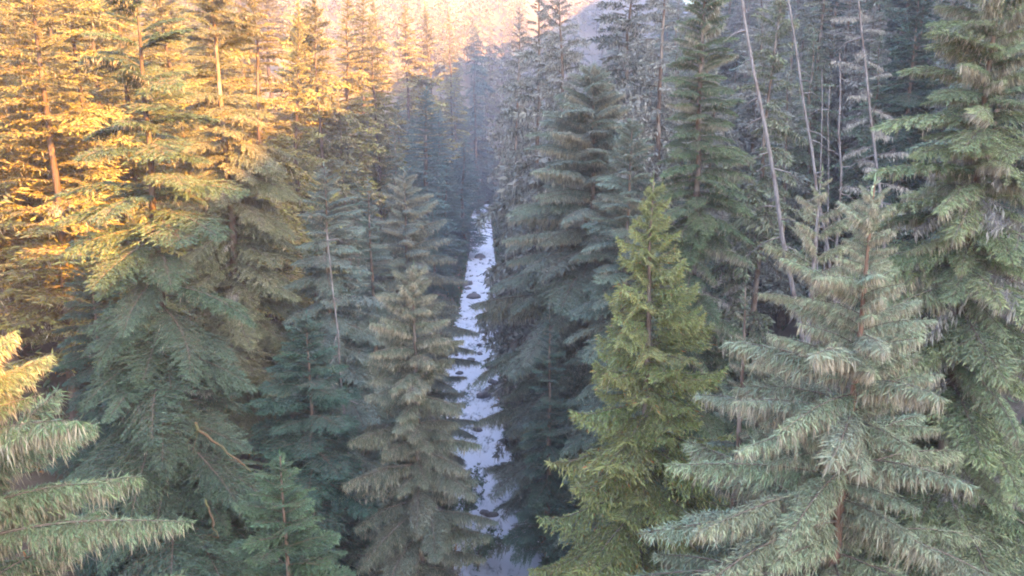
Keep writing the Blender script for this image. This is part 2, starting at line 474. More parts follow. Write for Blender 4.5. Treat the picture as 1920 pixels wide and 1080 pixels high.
def near_tree(name, label, cat, px, py, Y, sp, rad, color, N=100, cb=.2, seed=0, lean=(0, 0), bark=M_BARK, group=None, power=.75,
              top_el=38, low_el=-14, r0=None, ragged=.25, dead=8, base_off=(0, 0), scale_b=1.0, mix=None, stubs=14, thin=None, usat=1.0, ue=1.15, wob=.0016, dead_s=1.0):
    """a near tree: trunk and each bough an object of its own; apex shows at (px, py) at distance Y"""
    rng = np.random.default_rng(1000 + seed)
    ax, az = at(px, py, Y)
    bx, by = ax - lean[0] + base_off[0], Y - lean[1] + base_off[1]
    bz = tz(bx, by)
    H = az - bz
    lean = (ax - bx, Y - by)
    root = link(name, None, loc=(bx, by, bz))
    tag(root, label, cat, group)
    P = trunk_axis(rng, H, lean, wob)
    tr = link("trunk", make_mesh("trunk", trunk_arrays(rng, P, H, r0 or H * .0105, stubs=stubs, cb=cb), [bark]), root)
    t = np.linspace(0, 1, len(P))
    for (h, a, el, ln) in bough_plan(rng, H, cb, rad * 1.08, int(N * 1.3), top_el, low_el, power, ragged=ragged, usat=usat, ue=ue, gaps=1):
        if thin and h / H > thin[0]:
            if rng.uniform() < thin[1]: continue
            ln = min(ln, rad * .75)
        s2 = sp if not mix or rng.uniform() > mix[1] else mix[0]
        giants, longs, shorts = BOUGH[s2]
        p = [float(np.interp(h / H, t, P[:, k])) for k in range(3)]
        if ln > 5.0: me, L0 = giants[rng.integers(len(giants))], 6.5
        elif ln > 2.1: me, L0 = longs[rng.integers(len(longs))], 4.0
        else: me, L0 = shorts[rng.integers(len(shorts))], 1.7
        o = link("bough", me, root)
        s = ln / L0
        mir = 1 if rng.uniform() < .5 else -1
        M = Matrix.Translation(p) @ Matrix.Rotation(a, 4, 'Z') @ Matrix.Rotation(-R(el), 4, 'Y') @ Matrix.Rotation(rng.normal(0, .18), 4, 'X') @ Matrix.Diagonal((s, s * mir * scale_b, s, 1))
        o.matrix_basis = M
        o.color = tint(color, rng, .2)
    for _ in range(dead):
        u = rng.uniform(max(.05, cb - .12), min(.9, cb + .45)); p = [float(np.interp(u, t, P[:, k])) for k in range(3)]
        o = link("dead_bough", DEAD[rng.integers(len(DEAD))], root)
        s = rng.uniform(.4, .95) * min(1.3, rad / 3.5) * dead_s
        o.matrix_basis = Matrix.Translation(p) @ Matrix.Rotation(rng.uniform(0, 6.28), 4, 'Z') @ Matrix.Rotation(R(rng.uniform(-5, 25)), 4, 'Y') @ Matrix.Scale(s, 4)
    b = Buf(); leader_spray(b, P, rng, .32, 22)
    ls = link("leader_shoot", make_mesh("leader_shoot", b.arrays(), SLOTS), root)
    ls.color = tint(color, rng)
    TREES.append((bx, by, az, rad))
    return root

# crowns shared by the trees further off: 30 m tall, radius as given
PROTO = {}
def proto(key, sp, rad, N, cb, seed, **kw):
    rng = np.random.default_rng(5000 + seed)
    H = 30.0; P = trunk_axis(rng, H, (rng.normal(0, .4), rng.normal(0, .4)))
    t = np.linspace(0, 1, len(P)); b = Buf()
    lod = LOD[sp]
    for (h, a, el, ln) in bough_plan(rng, H, cb, rad, N, **kw):
        p = np.array([np.interp(h / H, t, P[:, k]) for k in range(3)])
        s = ln / 4.0
        M = rot_z(a) @ rot_y(-R(el)) @ rot_x(rng.normal(0, .2)) * s
        if rng.uniform() < .5: M = M @ np.diag([1, -1, 1.0])
        b.add(lod[rng.integers(len(lod))], M, p, rng.normal(0, .09))
    for _ in range(8):
        u = rng.uniform(max(.05, cb - .15), cb + .35); p = np.array([np.interp(u, t, P[:, k]) for k in range(3)])
        M = rot_z(rng.uniform(0, 6.28)) @ rot_y(R(rng.uniform(-5, 25))) * rng.uniform(.4, .9)
        b.add(DEADARR[rng.integers(4)], M, p)
    leader_spray(b, P, rng, .5, 24)
    me = make_mesh("crown_" + key, b.arrays(), SLOTS)
    tm = make_mesh("trunk_" + key, trunk_arrays(rng, P, H, H * .0105, sides=8, stubs=10, cb=cb), [M_DARKBARK if "fir" in sp else M_BARK])
    PROTO.setdefault(key, []).append((me, tm, rad))

for k in range(4):
    proto('fir', 'fir', 4.4, 125, [.22, .3, .15, .38, .2, .3][k], k, top_el=[40, 30, 46, 35, 25, 42][k], low_el=[-8, -16, 0, -5, -14, -4][k], usat=[1, .6, .8, .5, .9, .45][k], lop=.22, gaps=[3, 6, 2, 5, 8, 4][k], ragged=[.25, .4, .3, .45, .35, .3][k])
for k in range(2):
    proto('finefir', 'finefir', 4.6, 120, [.22, .3][k], 10 + k, top_el=[40, 32][k], low_el=[-8, -14][k], usat=[.9, .6][k], lop=.2, gaps=3, ragged=.32)
for k in range(4):
    proto('hemlock', 'hemlock', 4.6, 130, [.12, .2, .08, .25, .15][k], 20 + k, usat=[1, .6, .8, .5, .7][k], lop=.25, gaps=[2, 5, 3, 7, 5][k], ragged=[.25, .35, .3, .45, .3][k])
for k in range(4):
    proto('grey', 'grey', 4.4, 120, [.2, .12, .3, .18][k], 40 + k, ragged=.38, usat=[.8, .5, .6, .9][k], lop=.25, gaps=[3, 6, 4, 8][k])
for k in range(2):
    proto('green', 'green', 4.2, 120, .06, 60 + k, power=.65, ragged=.2)
proto('column', 'green', 3.4, 190, .02, 80, power=.55, usat=.8, top_el=45, low_el=0, ragged=.15)

def far_tree(name, label, cat, group, x, y, H, key, k=None, rad=None, color=(.1, .1, .06), rng=None, bark=None, rz=None):
    lst = PROTO[key]
    me, tm, r0 = lst[(k if k is not None else int(rng.integers(len(lst)))) % len(lst)]
    root = link(name, None, loc=(x, y, tz(x, y) - .2))
    tag(root, label, cat, group)
    sz = H / 30.0; sx = (rad / r0) if rad else sz * float(rng.uniform(.85, 1.15))
    root.rotation_euler = (float(rng.normal(0, .015)), float(rng.normal(0, .015)), float(rng.uniform(0, 6.28)) if rz is None else rz)
    root.scale = (sx, sx, sz)
    c = link("crown", me, root); c.color = tint(color, rng, .22)
    link("trunk", tm, root)
    TREES.append((x, y, tz(x, y) + H, sx * r0))
    return root

def mid_tree(name, label, px, py, Y, key, rad, color, seed, k=None, cat="tree", group=None):
    rng = np.random.default_rng(3000 + seed)
    x, z = at(px, py, Y)
    return far_tree(name, label, cat, group, x, Y, z - tz(x, Y), key, k=k, rad=rad, color=color, rng=rng)

# ------------------------------------------------------------------ terrain
def build_terrain():
    xs = np.concatenate([np.arange(-460, -120, 10), np.arange(-120, -30, 3), np.arange(-30, 30, 1.0), np.arange(30, 140, 3), np.arange(140, 461, 10)]).astype(float)
    ys = np.concatenate([np.arange(-200, 20, 8), np.arange(20, 200, 2.0), np.arange(200, 480, 4), np.arange(480, 1001, 10)]).astype(float)
    X, Y = np.meshgrid(xs, ys)
    Z = terrain(X, Y)
    V = np.stack([X, Y, Z], -1).reshape(-1, 3)
    nx, ny = len(xs), len(ys)
    i = np.arange(ny - 1)[:, None] * nx; j = np.arange(nx - 1)[None]
    F = np.stack([i + j, i + j + 1, i + nx + j + 1, i + nx + j], -1).reshape(-1, 4)
    m, nt, out = new_mat("forest_floor")
    tc = node(nt, "ShaderNodeTexCoord")
    nz = node(nt, "ShaderNodeTexNoise"); nz.inputs['Scale'].default_value = .35; nz.inputs['Detail'].default_value = 9; nz.inputs['Roughness'].default_value = .7
    nt.links.new(tc.outputs['Object'], nz.inputs['Vector'])
    cr = node(nt, "ShaderNodeValToRGB")
    e = cr.color_ramp.elements
    e[0].position = .32; e[0].color = (.035, .026, .018, 1)
    e[1].position = .72; e[1].color = (.045, .055, .022, 1)
    n = e.new(.5); n.color = (.085, .06, .04, 1)
    nt.links.new(nz.outputs['Fac'], cr.inputs[0])
    p = node(nt, "ShaderNodeBsdfPrincipled"); p.inputs['Roughness'].default_value = .95
    nt.links.new(cr.outputs[0], p.inputs['Base Color'])
    b = node(nt, "ShaderNodeBump"); b.inputs['Distance'].default_value = .4
    nt.links.new(nz.outputs['Fac'], b.inputs['Height']); nt.links.new(b.outputs[0], p.inputs['Normal'])
    nt.links.new(p.outputs[0], out.inputs['Surface'])
    me = make_mesh("ground", (V, F, np.zeros(len(F)), np.full(len(V), .5)), [m], smooth=True)
    o = link("ground", me); o['kind'] = 'structure'
    return float(Z.max())
Z_MAX = build_terrain()

# ------------------------------------------------------------------ river
def build_river():
    ys = np.arange(30, 470, .45); us = np.linspace(-1, 1, 30)
    rng = np.random.default_rng(4)
    Y, U = np.meshgrid(ys, us, indexing='ij')
    X = river_x(ys)[:, None] + U * 6.0
    def wave(kx, ky, ph): return np.sin(X * kx + Y * ky + ph + 1.2 * np.sin(Y * .31 + X * .6))
    Z = .05 * wave(1.1, .9, 0) + .04 * wave(-1.9, 1.7, 1) + .035 * wave(2.9, 2.3, 2)
    ripple = np.clip(np.sin(Y * .17 + 1.7 * np.sin(Y * .061)) , 0, 1)
    Z = Z * (.5 + 1.6 * ripple)
    V = np.stack([X, Y, Z], -1).reshape(-1, 3)
    ny, nx = Y.shape
    i = np.arange(ny - 1)[:, None] * nx; j = np.arange(nx - 1)[None]
    F = np.stack([i + j, i + j + 1, i + nx + j + 1, i + nx + j], -1).reshape(-1, 4)
    m, nt, out = new_mat("river_water")
    tc = node(nt, "ShaderNodeTexCoord")
    mp = node(nt, "ShaderNodeMapping"); mp.inputs['Scale'].default_value = (1.1, .38, 1)
    nt.links.new(tc.outputs['Object'], mp.inputs['Vector'])
    n1 = node(nt, "ShaderNodeTexNoise"); n1.inputs['Scale'].default_value = 1.0; n1.inputs['Detail'].default_value = 8; n1.inputs['Roughness'].default_value = .68; n1.inputs['Distortion'].default_value = .8
    nt.links.new(mp.outputs[0], n1.inputs['Vector'])
    mp2 = node(nt, "ShaderNodeMapping"); mp2.inputs['Scale'].default_value = (.10, .16, 1)
    nt.links.new(tc.outputs['Object'], mp2.inputs['Vector'])
    n2 = node(nt, "ShaderNodeTexNoise"); n2.inputs['Scale'].default_value = 1.0; n2.inputs['Detail'].default_value = 3
    nt.links.new(mp2.outputs[0], n2.inputs['Vector'])
    fo = math_n(nt, 'ADD', n1.outputs['Fac'], math_n(nt, 'MULTIPLY', math_n(nt, 'SUBTRACT', n2.outputs['Fac'], .5), .75))
    cr = node(nt, "ShaderNodeValToRGB")
    cr.color_ramp.elements[0].position = .29; cr.color_ramp.elements[0].color = (0, 0, 0, 1)
    cr.color_ramp.elements[1].position = .46; cr.color_ramp.elements[1].color = (1, 1, 1, 1)
    nt.links.new(fo, cr.inputs[0])
    mx = node(nt, "ShaderNodeMix"); mx.data_type = 'RGBA'
    nt.links.new(cr.outputs[0], mx.inputs[0])
    mx.inputs[6].default_value = (.05, .06, .075, 1); mx.inputs[7].default_value = (.46, .47, .53, 1)
    ro = math_n(nt, 'MULTIPLY_ADD', cr.outputs[0], .4, .12)
    p = node(nt, "ShaderNodeBsdfPrincipled"); p.inputs['IOR'].default_value = 1.33
    nt.links.new(mx.outputs[2], p.inputs['Base Color']); nt.links.new(ro, p.inputs['Roughness'])
    b = node(nt, "ShaderNodeBump"); b.inputs['Strength'].default_value = .6; b.inputs['Distance'].default_value = .25
    nt.links.new(n1.outputs['Fac'], b.inputs['Height']); nt.links.new(b.outputs[0], p.inputs['Normal'])
    nt.links.new(p.outputs[0], out.inputs['Surface'])
    o = link("river", make_mesh("river", (V, F, np.zeros(len(F)), np.full(len(V), .5)), [m], smooth=True))
    o['kind'] = 'structure'
build_river()

# boulders in the stream
M_ROCK = bark_mat("river_rock", (.06, .055, .06), (.16, .145, .15), .9)
def boulder(name, label, x, y, r, squash, seed, group=None, z=0.0):
    rng = np.random.default_rng(700 + seed)
    nu, nv = 14, 9
    th = np.linspace(0, 2 * math.pi, nu, endpoint=False); ph = np.linspace(-math.pi / 2 + .02, math.pi / 2 - .02, nv)
    T, Pp = np.meshgrid(th, ph)
    dirs = np.stack([np.cos(Pp) * np.cos(T), np.cos(Pp) * np.sin(T), np.sin(Pp)], -1)
    rr = np.ones(T.shape)
    for _ in range(9):                      # cut flat facets
        nrm = rng.normal(size=3); nrm /= np.linalg.norm(nrm)
        c = dirs @ nrm; lim = rng.uniform(.62, .85)
        rr = np.where(c > .05, np.minimum(rr, lim / np.maximum(c, .05)), rr)
    Vv = (dirs * rr[..., None] * np.array([r, r * rng.uniform(.6, 1), r * squash])).reshape(-1, 3)
    i = np.arange(nv - 1)[:, None] * nu; j = np.arange(nu)[None]; j2 = (j + 1) % nu
    F = np.stack([i + j, i + j2, i + nu + j2, i + nu + j], -1).reshape(-1, 4)
    o = link(name, make_mesh("boulder", (Vv, F, np.zeros(len(F)), np.full(len(Vv), .5)), [M_ROCK]), loc=(x, y, z))
    o.rotation_euler = (0, 0, rng.uniform(0, 6.28))
    tag(o, label, "boulder", group)
def ground_at(px, py, z=0.0):
    a, b, c = ray(px, py); s = (z - CAM_Z) / c
    return a * s, b * s
for k, (px, py, r, label) in enumerate([
        (908, 742, 1.5, "large pale grey boulder standing alone mid stream in the river"),
        (925, 718, 1.0, "dark boulder at the water's right edge just upstream of the large pale boulder"),
        (921, 688, 1.3, "dark upright boulder against the right bank of the river, above two smaller ones"),
        (900, 664, .7, "small low dark rock breaking the open water mid stream"),
        (888, 558, 1.6, "dark pointed rock on the left side of the river among shadowed riffles"),
        (876, 535, 1.7, "dark rock at the left edge where the river narrows upstream"),
        (902, 483, 1.8, "low dark rock bar crossing the narrow upper river")]):
    x, y = ground_at(px, py)
    boulder("boulder", label, x, y, r * 1.1, .62, k)
rngb = np.random.default_rng(77)
for k in range(70):
    y = 78 + 250 * rngb.uniform() ** 1.3; sd = rngb.choice([-1, 1]); side = "left" if sd < 0 else "right"
    x = float(river_x(y)) + sd * rngb.uniform(2.6, 5.2) * float(np.interp(y, [150, 240], [1, .75]))
    boulder("boulder", "dark wet boulder lying along the %s edge of the river" % side, x, y, rngb.uniform(.3, 1.05), .6, 20 + k, "boulders along the %s river edge" % side)
for k in range(26):
    y = 84 + 240 * rngb.uniform() ** 1.2
    x = float(river_x(y)) + rngb.uniform(-2.4, 2.4)
    boulder("boulder", "small dark rock breaking the riffles in the river", x, y, rngb.uniform(.4, .95), .6, 120 + k, "small rocks among the riffles")

# ------------------------------------------------------------------ near trees: right side
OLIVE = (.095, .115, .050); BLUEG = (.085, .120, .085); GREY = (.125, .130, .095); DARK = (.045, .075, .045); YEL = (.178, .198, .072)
SUN_GOLD = (.150, .132, .046)  # fir needle colour with some of the sun's gold mixed in
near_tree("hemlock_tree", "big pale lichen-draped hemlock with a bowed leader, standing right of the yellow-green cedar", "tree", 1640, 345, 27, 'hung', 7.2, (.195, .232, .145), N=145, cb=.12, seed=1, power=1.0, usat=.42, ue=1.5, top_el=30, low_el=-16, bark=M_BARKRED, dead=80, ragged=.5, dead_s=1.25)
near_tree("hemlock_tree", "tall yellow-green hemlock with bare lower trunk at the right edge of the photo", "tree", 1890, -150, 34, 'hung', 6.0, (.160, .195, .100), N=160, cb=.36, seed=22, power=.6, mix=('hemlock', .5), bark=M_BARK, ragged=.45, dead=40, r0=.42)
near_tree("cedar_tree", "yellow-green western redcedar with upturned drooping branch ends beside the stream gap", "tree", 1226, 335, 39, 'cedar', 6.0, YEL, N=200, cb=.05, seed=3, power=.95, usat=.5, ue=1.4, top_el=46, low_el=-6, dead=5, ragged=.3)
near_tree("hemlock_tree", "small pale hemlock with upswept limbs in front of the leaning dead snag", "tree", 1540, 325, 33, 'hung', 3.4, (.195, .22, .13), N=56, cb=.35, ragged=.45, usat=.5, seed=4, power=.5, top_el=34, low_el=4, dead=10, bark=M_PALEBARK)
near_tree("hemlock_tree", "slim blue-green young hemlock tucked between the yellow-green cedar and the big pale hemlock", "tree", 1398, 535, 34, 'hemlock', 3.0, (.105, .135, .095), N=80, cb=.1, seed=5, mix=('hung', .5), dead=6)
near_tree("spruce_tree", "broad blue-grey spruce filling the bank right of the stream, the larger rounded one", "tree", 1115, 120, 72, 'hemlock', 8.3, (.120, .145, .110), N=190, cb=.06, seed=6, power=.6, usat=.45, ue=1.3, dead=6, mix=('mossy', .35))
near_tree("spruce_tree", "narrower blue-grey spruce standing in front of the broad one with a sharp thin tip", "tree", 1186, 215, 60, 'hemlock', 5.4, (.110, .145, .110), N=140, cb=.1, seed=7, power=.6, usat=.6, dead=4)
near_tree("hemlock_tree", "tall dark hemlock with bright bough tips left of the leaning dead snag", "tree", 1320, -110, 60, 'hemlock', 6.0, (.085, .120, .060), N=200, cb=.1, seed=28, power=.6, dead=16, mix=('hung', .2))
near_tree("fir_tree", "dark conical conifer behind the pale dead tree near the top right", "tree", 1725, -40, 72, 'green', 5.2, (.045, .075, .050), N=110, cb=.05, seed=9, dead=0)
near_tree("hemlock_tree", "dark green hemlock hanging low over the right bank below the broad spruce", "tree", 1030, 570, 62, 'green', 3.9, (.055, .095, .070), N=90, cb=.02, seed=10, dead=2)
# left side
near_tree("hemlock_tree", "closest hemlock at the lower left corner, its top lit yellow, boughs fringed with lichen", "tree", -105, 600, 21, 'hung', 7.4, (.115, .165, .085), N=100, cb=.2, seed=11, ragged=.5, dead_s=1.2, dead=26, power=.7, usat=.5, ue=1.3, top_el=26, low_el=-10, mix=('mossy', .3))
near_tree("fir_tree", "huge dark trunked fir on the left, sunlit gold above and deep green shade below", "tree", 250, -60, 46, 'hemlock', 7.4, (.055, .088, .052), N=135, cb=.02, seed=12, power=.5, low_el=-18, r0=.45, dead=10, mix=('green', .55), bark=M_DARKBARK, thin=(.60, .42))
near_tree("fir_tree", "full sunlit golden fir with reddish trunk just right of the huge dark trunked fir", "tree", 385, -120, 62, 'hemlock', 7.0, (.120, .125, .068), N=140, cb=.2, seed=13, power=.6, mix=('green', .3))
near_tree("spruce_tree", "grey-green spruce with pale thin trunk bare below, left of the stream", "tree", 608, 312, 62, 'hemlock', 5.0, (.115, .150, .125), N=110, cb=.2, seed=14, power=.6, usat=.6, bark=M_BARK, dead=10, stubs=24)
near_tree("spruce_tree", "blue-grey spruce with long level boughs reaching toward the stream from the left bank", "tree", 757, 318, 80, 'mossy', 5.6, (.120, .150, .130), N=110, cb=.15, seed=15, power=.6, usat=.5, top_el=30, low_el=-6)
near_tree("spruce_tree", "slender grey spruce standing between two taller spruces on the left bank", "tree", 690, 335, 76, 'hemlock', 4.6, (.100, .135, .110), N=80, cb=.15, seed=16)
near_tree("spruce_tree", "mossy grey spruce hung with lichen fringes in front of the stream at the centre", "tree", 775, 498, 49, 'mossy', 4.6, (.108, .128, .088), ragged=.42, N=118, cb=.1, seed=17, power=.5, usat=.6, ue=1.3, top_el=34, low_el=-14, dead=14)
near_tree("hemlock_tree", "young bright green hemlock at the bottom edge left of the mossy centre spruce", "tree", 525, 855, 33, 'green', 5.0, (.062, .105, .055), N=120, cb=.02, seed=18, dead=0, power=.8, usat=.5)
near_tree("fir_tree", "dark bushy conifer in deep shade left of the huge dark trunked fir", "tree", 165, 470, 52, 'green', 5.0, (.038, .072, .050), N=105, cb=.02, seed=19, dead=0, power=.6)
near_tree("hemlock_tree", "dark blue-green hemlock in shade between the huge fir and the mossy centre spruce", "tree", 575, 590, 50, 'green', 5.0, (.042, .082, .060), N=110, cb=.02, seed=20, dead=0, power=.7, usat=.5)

# ------------------------------------------------------------------ snags (dead trunks)
def snag(label, p_top, p_bot, Y, r0, seed, branches=30, name="dead_tree", mat=M_PALEBARK, dead=0, hit=True):
    rng = np.random.default_rng(800 + seed)
    if hit:
        Y = 30.0
        while Y < 150 and at(*p_bot, Y)[1] > tz(at(*p_bot, Y)[0], Y): Y += .5
    tx, tz_ = at(*p_top, Y); bx, bz_ = at(*p_bot, Y)
    k = (tx - bx) / (tz_ - bz_)
    for _ in range(6):
        g = tz(bx, Y); bx = tx - k * (tz_ - g); bz_ = g
    H = tz_ - bz_
    root = link(name, None, loc=(bx, Y, bz_)); tag(root, label, "dead tree")
    P = trunk_axis(rng, H, (tx - bx, 0), wob=.003)
    t = np.linspace(0, 1, len(P)); b = Buf(); Q = P.copy(); Q[0, 2] -= 1
    b.tube(Q, r0 * (1 - .72 * t) + .01, 9, 0)
    link("trunk", make_mesh("trunk", b.arrays(), [mat], smooth=True), root)
    for i in range(branches):
        u = rng.uniform(.25, .99); p = [float(np.interp(u, t, P[:, j])) for j in range(3)]
        b = Buf(); a = rng.uniform(0, 6.28); ln = rng.uniform(.4, 2.2)
        d = np.array([math.cos(a), math.sin(a), rng.uniform(-.5, .15)])
        b.tube(np.array([[0, 0, 0], d * ln * .5, d * ln + [0, 0, -.25 * ln]]), [.05, .03, .01], 4, 0)
        link("broken_branch", make_mesh("broken_branch", b.arrays(), [mat]), root, p)
    for i in range(dead):
        u = 1 - .75 * (i / dead); p = [float(np.interp(u, t, P[:, j])) for j in range(3)]
        o = link("dead_bough", DEAD[rng.integers(len(DEAD))], root)
        o.matrix_basis = Matrix.Translation(p) @ Matrix.Rotation(i * 2.4, 4, 'Z') @ Matrix.Rotation(R(rng.uniform(-25, 15)), 4, 'Y') @ Matrix.Scale(.35 + .75 * (1 - u) + rng.uniform(0, .2), 4)
    return root
snag("thick leaning bare dead trunk, pale grey, tilting left across the dark right slope", (1385, -60), (1467, 425), 49, .20, 1, hit=False)
snag("second leaning bare trunk, thinner and mottled, right of the thick leaning snag", (1468, -60), (1530, 335), 54, .145, 2, hit=False)
snag("pale whitish dead tree with many bare lichen-hung branches at the top right", (1606, -40), (1645, 340), 52, .14, 3, branches=6, dead=44, hit=False)
snag("straight bluish-grey dead pole, the thickest of three thin poles on the dark slope", (1574, 100), (1571, 300), 56, .12, 4, branches=7, hit=False)
snag("slim dead pole just right of the second leaning trunk", (1541, 130), (1540, 300), 57, .08, 5, branches=6, hit=False)
snag("thinnest dead pole standing between the two other poles on the dark slope", (1556, 160), (1553, 300), 58, .065, 6, branches=4, hit=False)
snag("thin white dead stem rising through the spruces left of the stream", (612, 430), (641, 705), 57, .085, 7, branches=10, hit=False)  # separate stem added to show the spruce's pale trunk

# ------------------------------------------------------------------ fallen wood
def fallen_log(label, p0, p1, Y0, Y1, r, seed):
    rng = np.random.default_rng(850 + seed)
    a = np.array([at(*p0, Y0)[0], Y0, at(*p0, Y0)[1]]); c = np.array([at(*p1, Y1)[0], Y1, at(*p1, Y1)[1]])
    t = np.linspace(0, 1, 9)[:, None]
    P = a + (c - a) * t + rng.normal(0, .05, (9, 3))
    root = link("fallen_limb", None, loc=tuple(a)); tag(root, label, "fallen limb")
    b = Buf(); b.tube(P - a, r * (1 - .6 * t[:, 0]), 7, 0)
    link("stem", make_mesh("stem", b.arrays(), [M_MOSSLOG], smooth=True), root)
    for i in range(5):
        p = P[rng.integers(1, 9)] - a; d = rng.normal(0, 1, 3); d /= np.linalg.norm(d)
        b = Buf(); b.tube(np.array([[0, 0, 0], d * .5, d * 1.0 + [0, 0, -.2]]), [r * .3, r * .2, .01], 4, 0)
        link("broken_branch", make_mesh("broken_branch", b.arrays(), [M_MOSSLOG]), root, tuple(p))
fallen_log("orange-brown mossy limb slanting down through dark green boughs left of the mossy spruce", (365, 795), (470, 885), 41, 38, .085, 1)
fallen_log("short mossy brown limb nearly upright below the slanting one", (385, 935), (412, 1010), 40, 37, .07, 2)

# ------------------------------------------------------------------ chosen trees further off
def M(*a, **k): return mid_tree(*a, **k)
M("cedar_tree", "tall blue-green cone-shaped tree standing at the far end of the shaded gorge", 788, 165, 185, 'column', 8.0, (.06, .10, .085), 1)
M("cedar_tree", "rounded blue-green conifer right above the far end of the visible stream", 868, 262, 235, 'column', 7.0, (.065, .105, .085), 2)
def leafy_shrub(label, px, py, Y, h, w, seed):
    rng = np.random.default_rng(660 + seed)
    x, z = at(px, py, Y); g = tz(x, Y)
    root = link("leafy_shrub", None, loc=(x, Y, max(g, 0) - .1)); tag(root, label, "shrub")
    bs = Buf(); bl = Buf(); hh = z - max(g, 0)
    for i in range(9):
        a = rng.uniform(0, 6.28); ln = rng.uniform(.6, 1.0)
        t = np.linspace(0, 1, 6)[:, None]
        P = np.concatenate([np.cos(a) * w * ln * t ** 1.4, np.sin(a) * w * ln * t ** 1.4, hh * ln * (t ** .8) - .12 * hh * t ** 3], 1) + rng.normal(0, .04, (6, 3)) * t
        bs.tube(P, .05 * (1 - .8 * t[:, 0]), 4, 0)
        for k in range(16):
            u = rng.uniform(.25, 1); p = np.array([np.interp(u, t[:, 0], P[:, j]) for j in range(3)])
            d = rng.normal(0, 1, 3) + np.array([math.cos(a), math.sin(a), -.1]); d /= np.linalg.norm(d); tl = rng.uniform(.4, 1.1)
            bs.tube(np.array([p, p + d * tl]), [.016, .006], 3, 0)
            n = 26
            q = p + d * tl * rng.uniform(.1, 1.05, n)[:, None] + rng.normal(0, .07, (n, 3))
            e = rng.normal(0, .7, (n, 3)) + d * .5 - np.array([0, 0, .3]); e /= np.linalg.norm(e, axis=1, keepdims=True)
            L = rng.uniform(.12, .26, n); blades(bl, q, e, L, L * .55, 1, rng.uniform(0, 1, n), rng, flat=.4)
    link("stems", make_mesh("stems", bs.arrays(), SLOTS), root)
    lv = link("leaves", make_mesh("leaves", bl.arrays(), SLOTS), root); lv['kind'] = 'stuff'; lv.color = (.07, .115, .065, 1)
leafy_shrub("loose green leafy shrub hanging over the water low in the photo", 868, 850, 81, 0, 2.6, 1)
leafy_shrub("green leafy shrub by the water at the bottom edge beside the mossy centre spruce", 895, 960, 74, 0, 2.8, 2)
leafy_shrub("bright green leafy shrub at the waterside behind the mossy centre spruce", 842, 685, 104, 0, 3.0, 3)
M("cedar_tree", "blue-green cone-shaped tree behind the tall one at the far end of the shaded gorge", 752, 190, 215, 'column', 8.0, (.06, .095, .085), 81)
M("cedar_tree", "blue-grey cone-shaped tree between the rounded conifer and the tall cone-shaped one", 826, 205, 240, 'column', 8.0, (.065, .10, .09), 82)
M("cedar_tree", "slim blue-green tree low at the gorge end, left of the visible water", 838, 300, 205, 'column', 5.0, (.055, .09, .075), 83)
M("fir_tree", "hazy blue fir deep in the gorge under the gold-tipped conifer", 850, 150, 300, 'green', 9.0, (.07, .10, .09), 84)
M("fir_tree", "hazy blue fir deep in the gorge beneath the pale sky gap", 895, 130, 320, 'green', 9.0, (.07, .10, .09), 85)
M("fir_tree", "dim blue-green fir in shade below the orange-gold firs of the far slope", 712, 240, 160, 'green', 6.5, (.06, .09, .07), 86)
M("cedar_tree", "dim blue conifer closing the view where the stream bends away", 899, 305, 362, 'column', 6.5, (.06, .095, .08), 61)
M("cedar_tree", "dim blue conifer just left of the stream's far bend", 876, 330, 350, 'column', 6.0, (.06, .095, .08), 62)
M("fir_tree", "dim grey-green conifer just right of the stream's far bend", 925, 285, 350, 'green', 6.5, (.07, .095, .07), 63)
M("fir_tree", "far conifer with only its small pointed top catching gold light above the shaded gorge", 855, 88, 330, 'column', 5.5, (.10, .11, .07), 3)
M("fir_tree", "dark far conifer whose tip stands near the pale sky gap", 890, 30, 380, 'fir', 6.0, (.07, .10, .08), 4)
M("fir_tree", "dim grey-green conifer on the shaded lower left slope below the sunlit stand", 640, 165, 120, 'hemlock', 5.0, (.10, .115, .075), 5)
M("fir_tree", "slim shaded conifer beside the far gorge, left of the cone-shaped tree", 735, 215, 150, 'hemlock', 4.4, (.085, .11, .08), 6)
M("hemlock_tree", "grey-mauve lichen-covered hemlock rising by the sky gap on the right slope", 962, 10, 118, 'grey', 5.4, (.13, .125, .105), 7, k=0)
M("hemlock_tree", "grey-mauve lichen-covered hemlock, tallest behind the broad spruce", 1010, -50, 92, 'grey', 6.8, (.135, .13, .105), 8, k=1)
M("hemlock_tree", "grey hemlock with pale hanging limbs above the narrow blue-grey spruce", 1180, -90, 92, 'grey', 7.6, (.125, .125, .10), 9, k=2)
M("hemlock_tree", "greyish hemlock low on the right bank where the stream narrows", 975, 190, 140, 'grey', 4.8, (.115, .125, .095), 10, k=1)
M("hemlock_tree", "grey-mauve hemlock with ragged crown between the two tallest grey hemlocks", 1065, -30, 84, 'grey', 6.4, (.16, .15, .13), 41, k=2)
M("hemlock_tree", "grey lichen-covered hemlock right behind the tall dark hemlock", 1270, -120, 80, 'grey', 6.4, (.15, .15, .12), 42, k=0)
M("hemlock_tree", "grey hemlock whose crown overhangs the upper stream from the right", 992, 100, 128, 'grey', 5.2, (.15, .15, .13), 43, k=2)
M("hemlock_tree", "dull green hemlock between the two leaning bare trunks", 1440, -60, 64, 'hemlock', 4.6, (.11, .125, .075), 44, k=1)
M("hemlock_tree", "dull green hemlock rising between second leaning trunk and the pale dead tree", 1560, -150, 100, 'hemlock', 5.0, (.11, .12, .08), 45, k=0)
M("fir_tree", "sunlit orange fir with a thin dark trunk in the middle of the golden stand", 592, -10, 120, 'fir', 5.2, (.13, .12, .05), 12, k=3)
M("fir_tree", "sunlit fir at the lower end of the golden stand, lowest one before the shade", 700, 25, 155, 'fir', 5.6, (.13, .12, .05), 13, k=0)

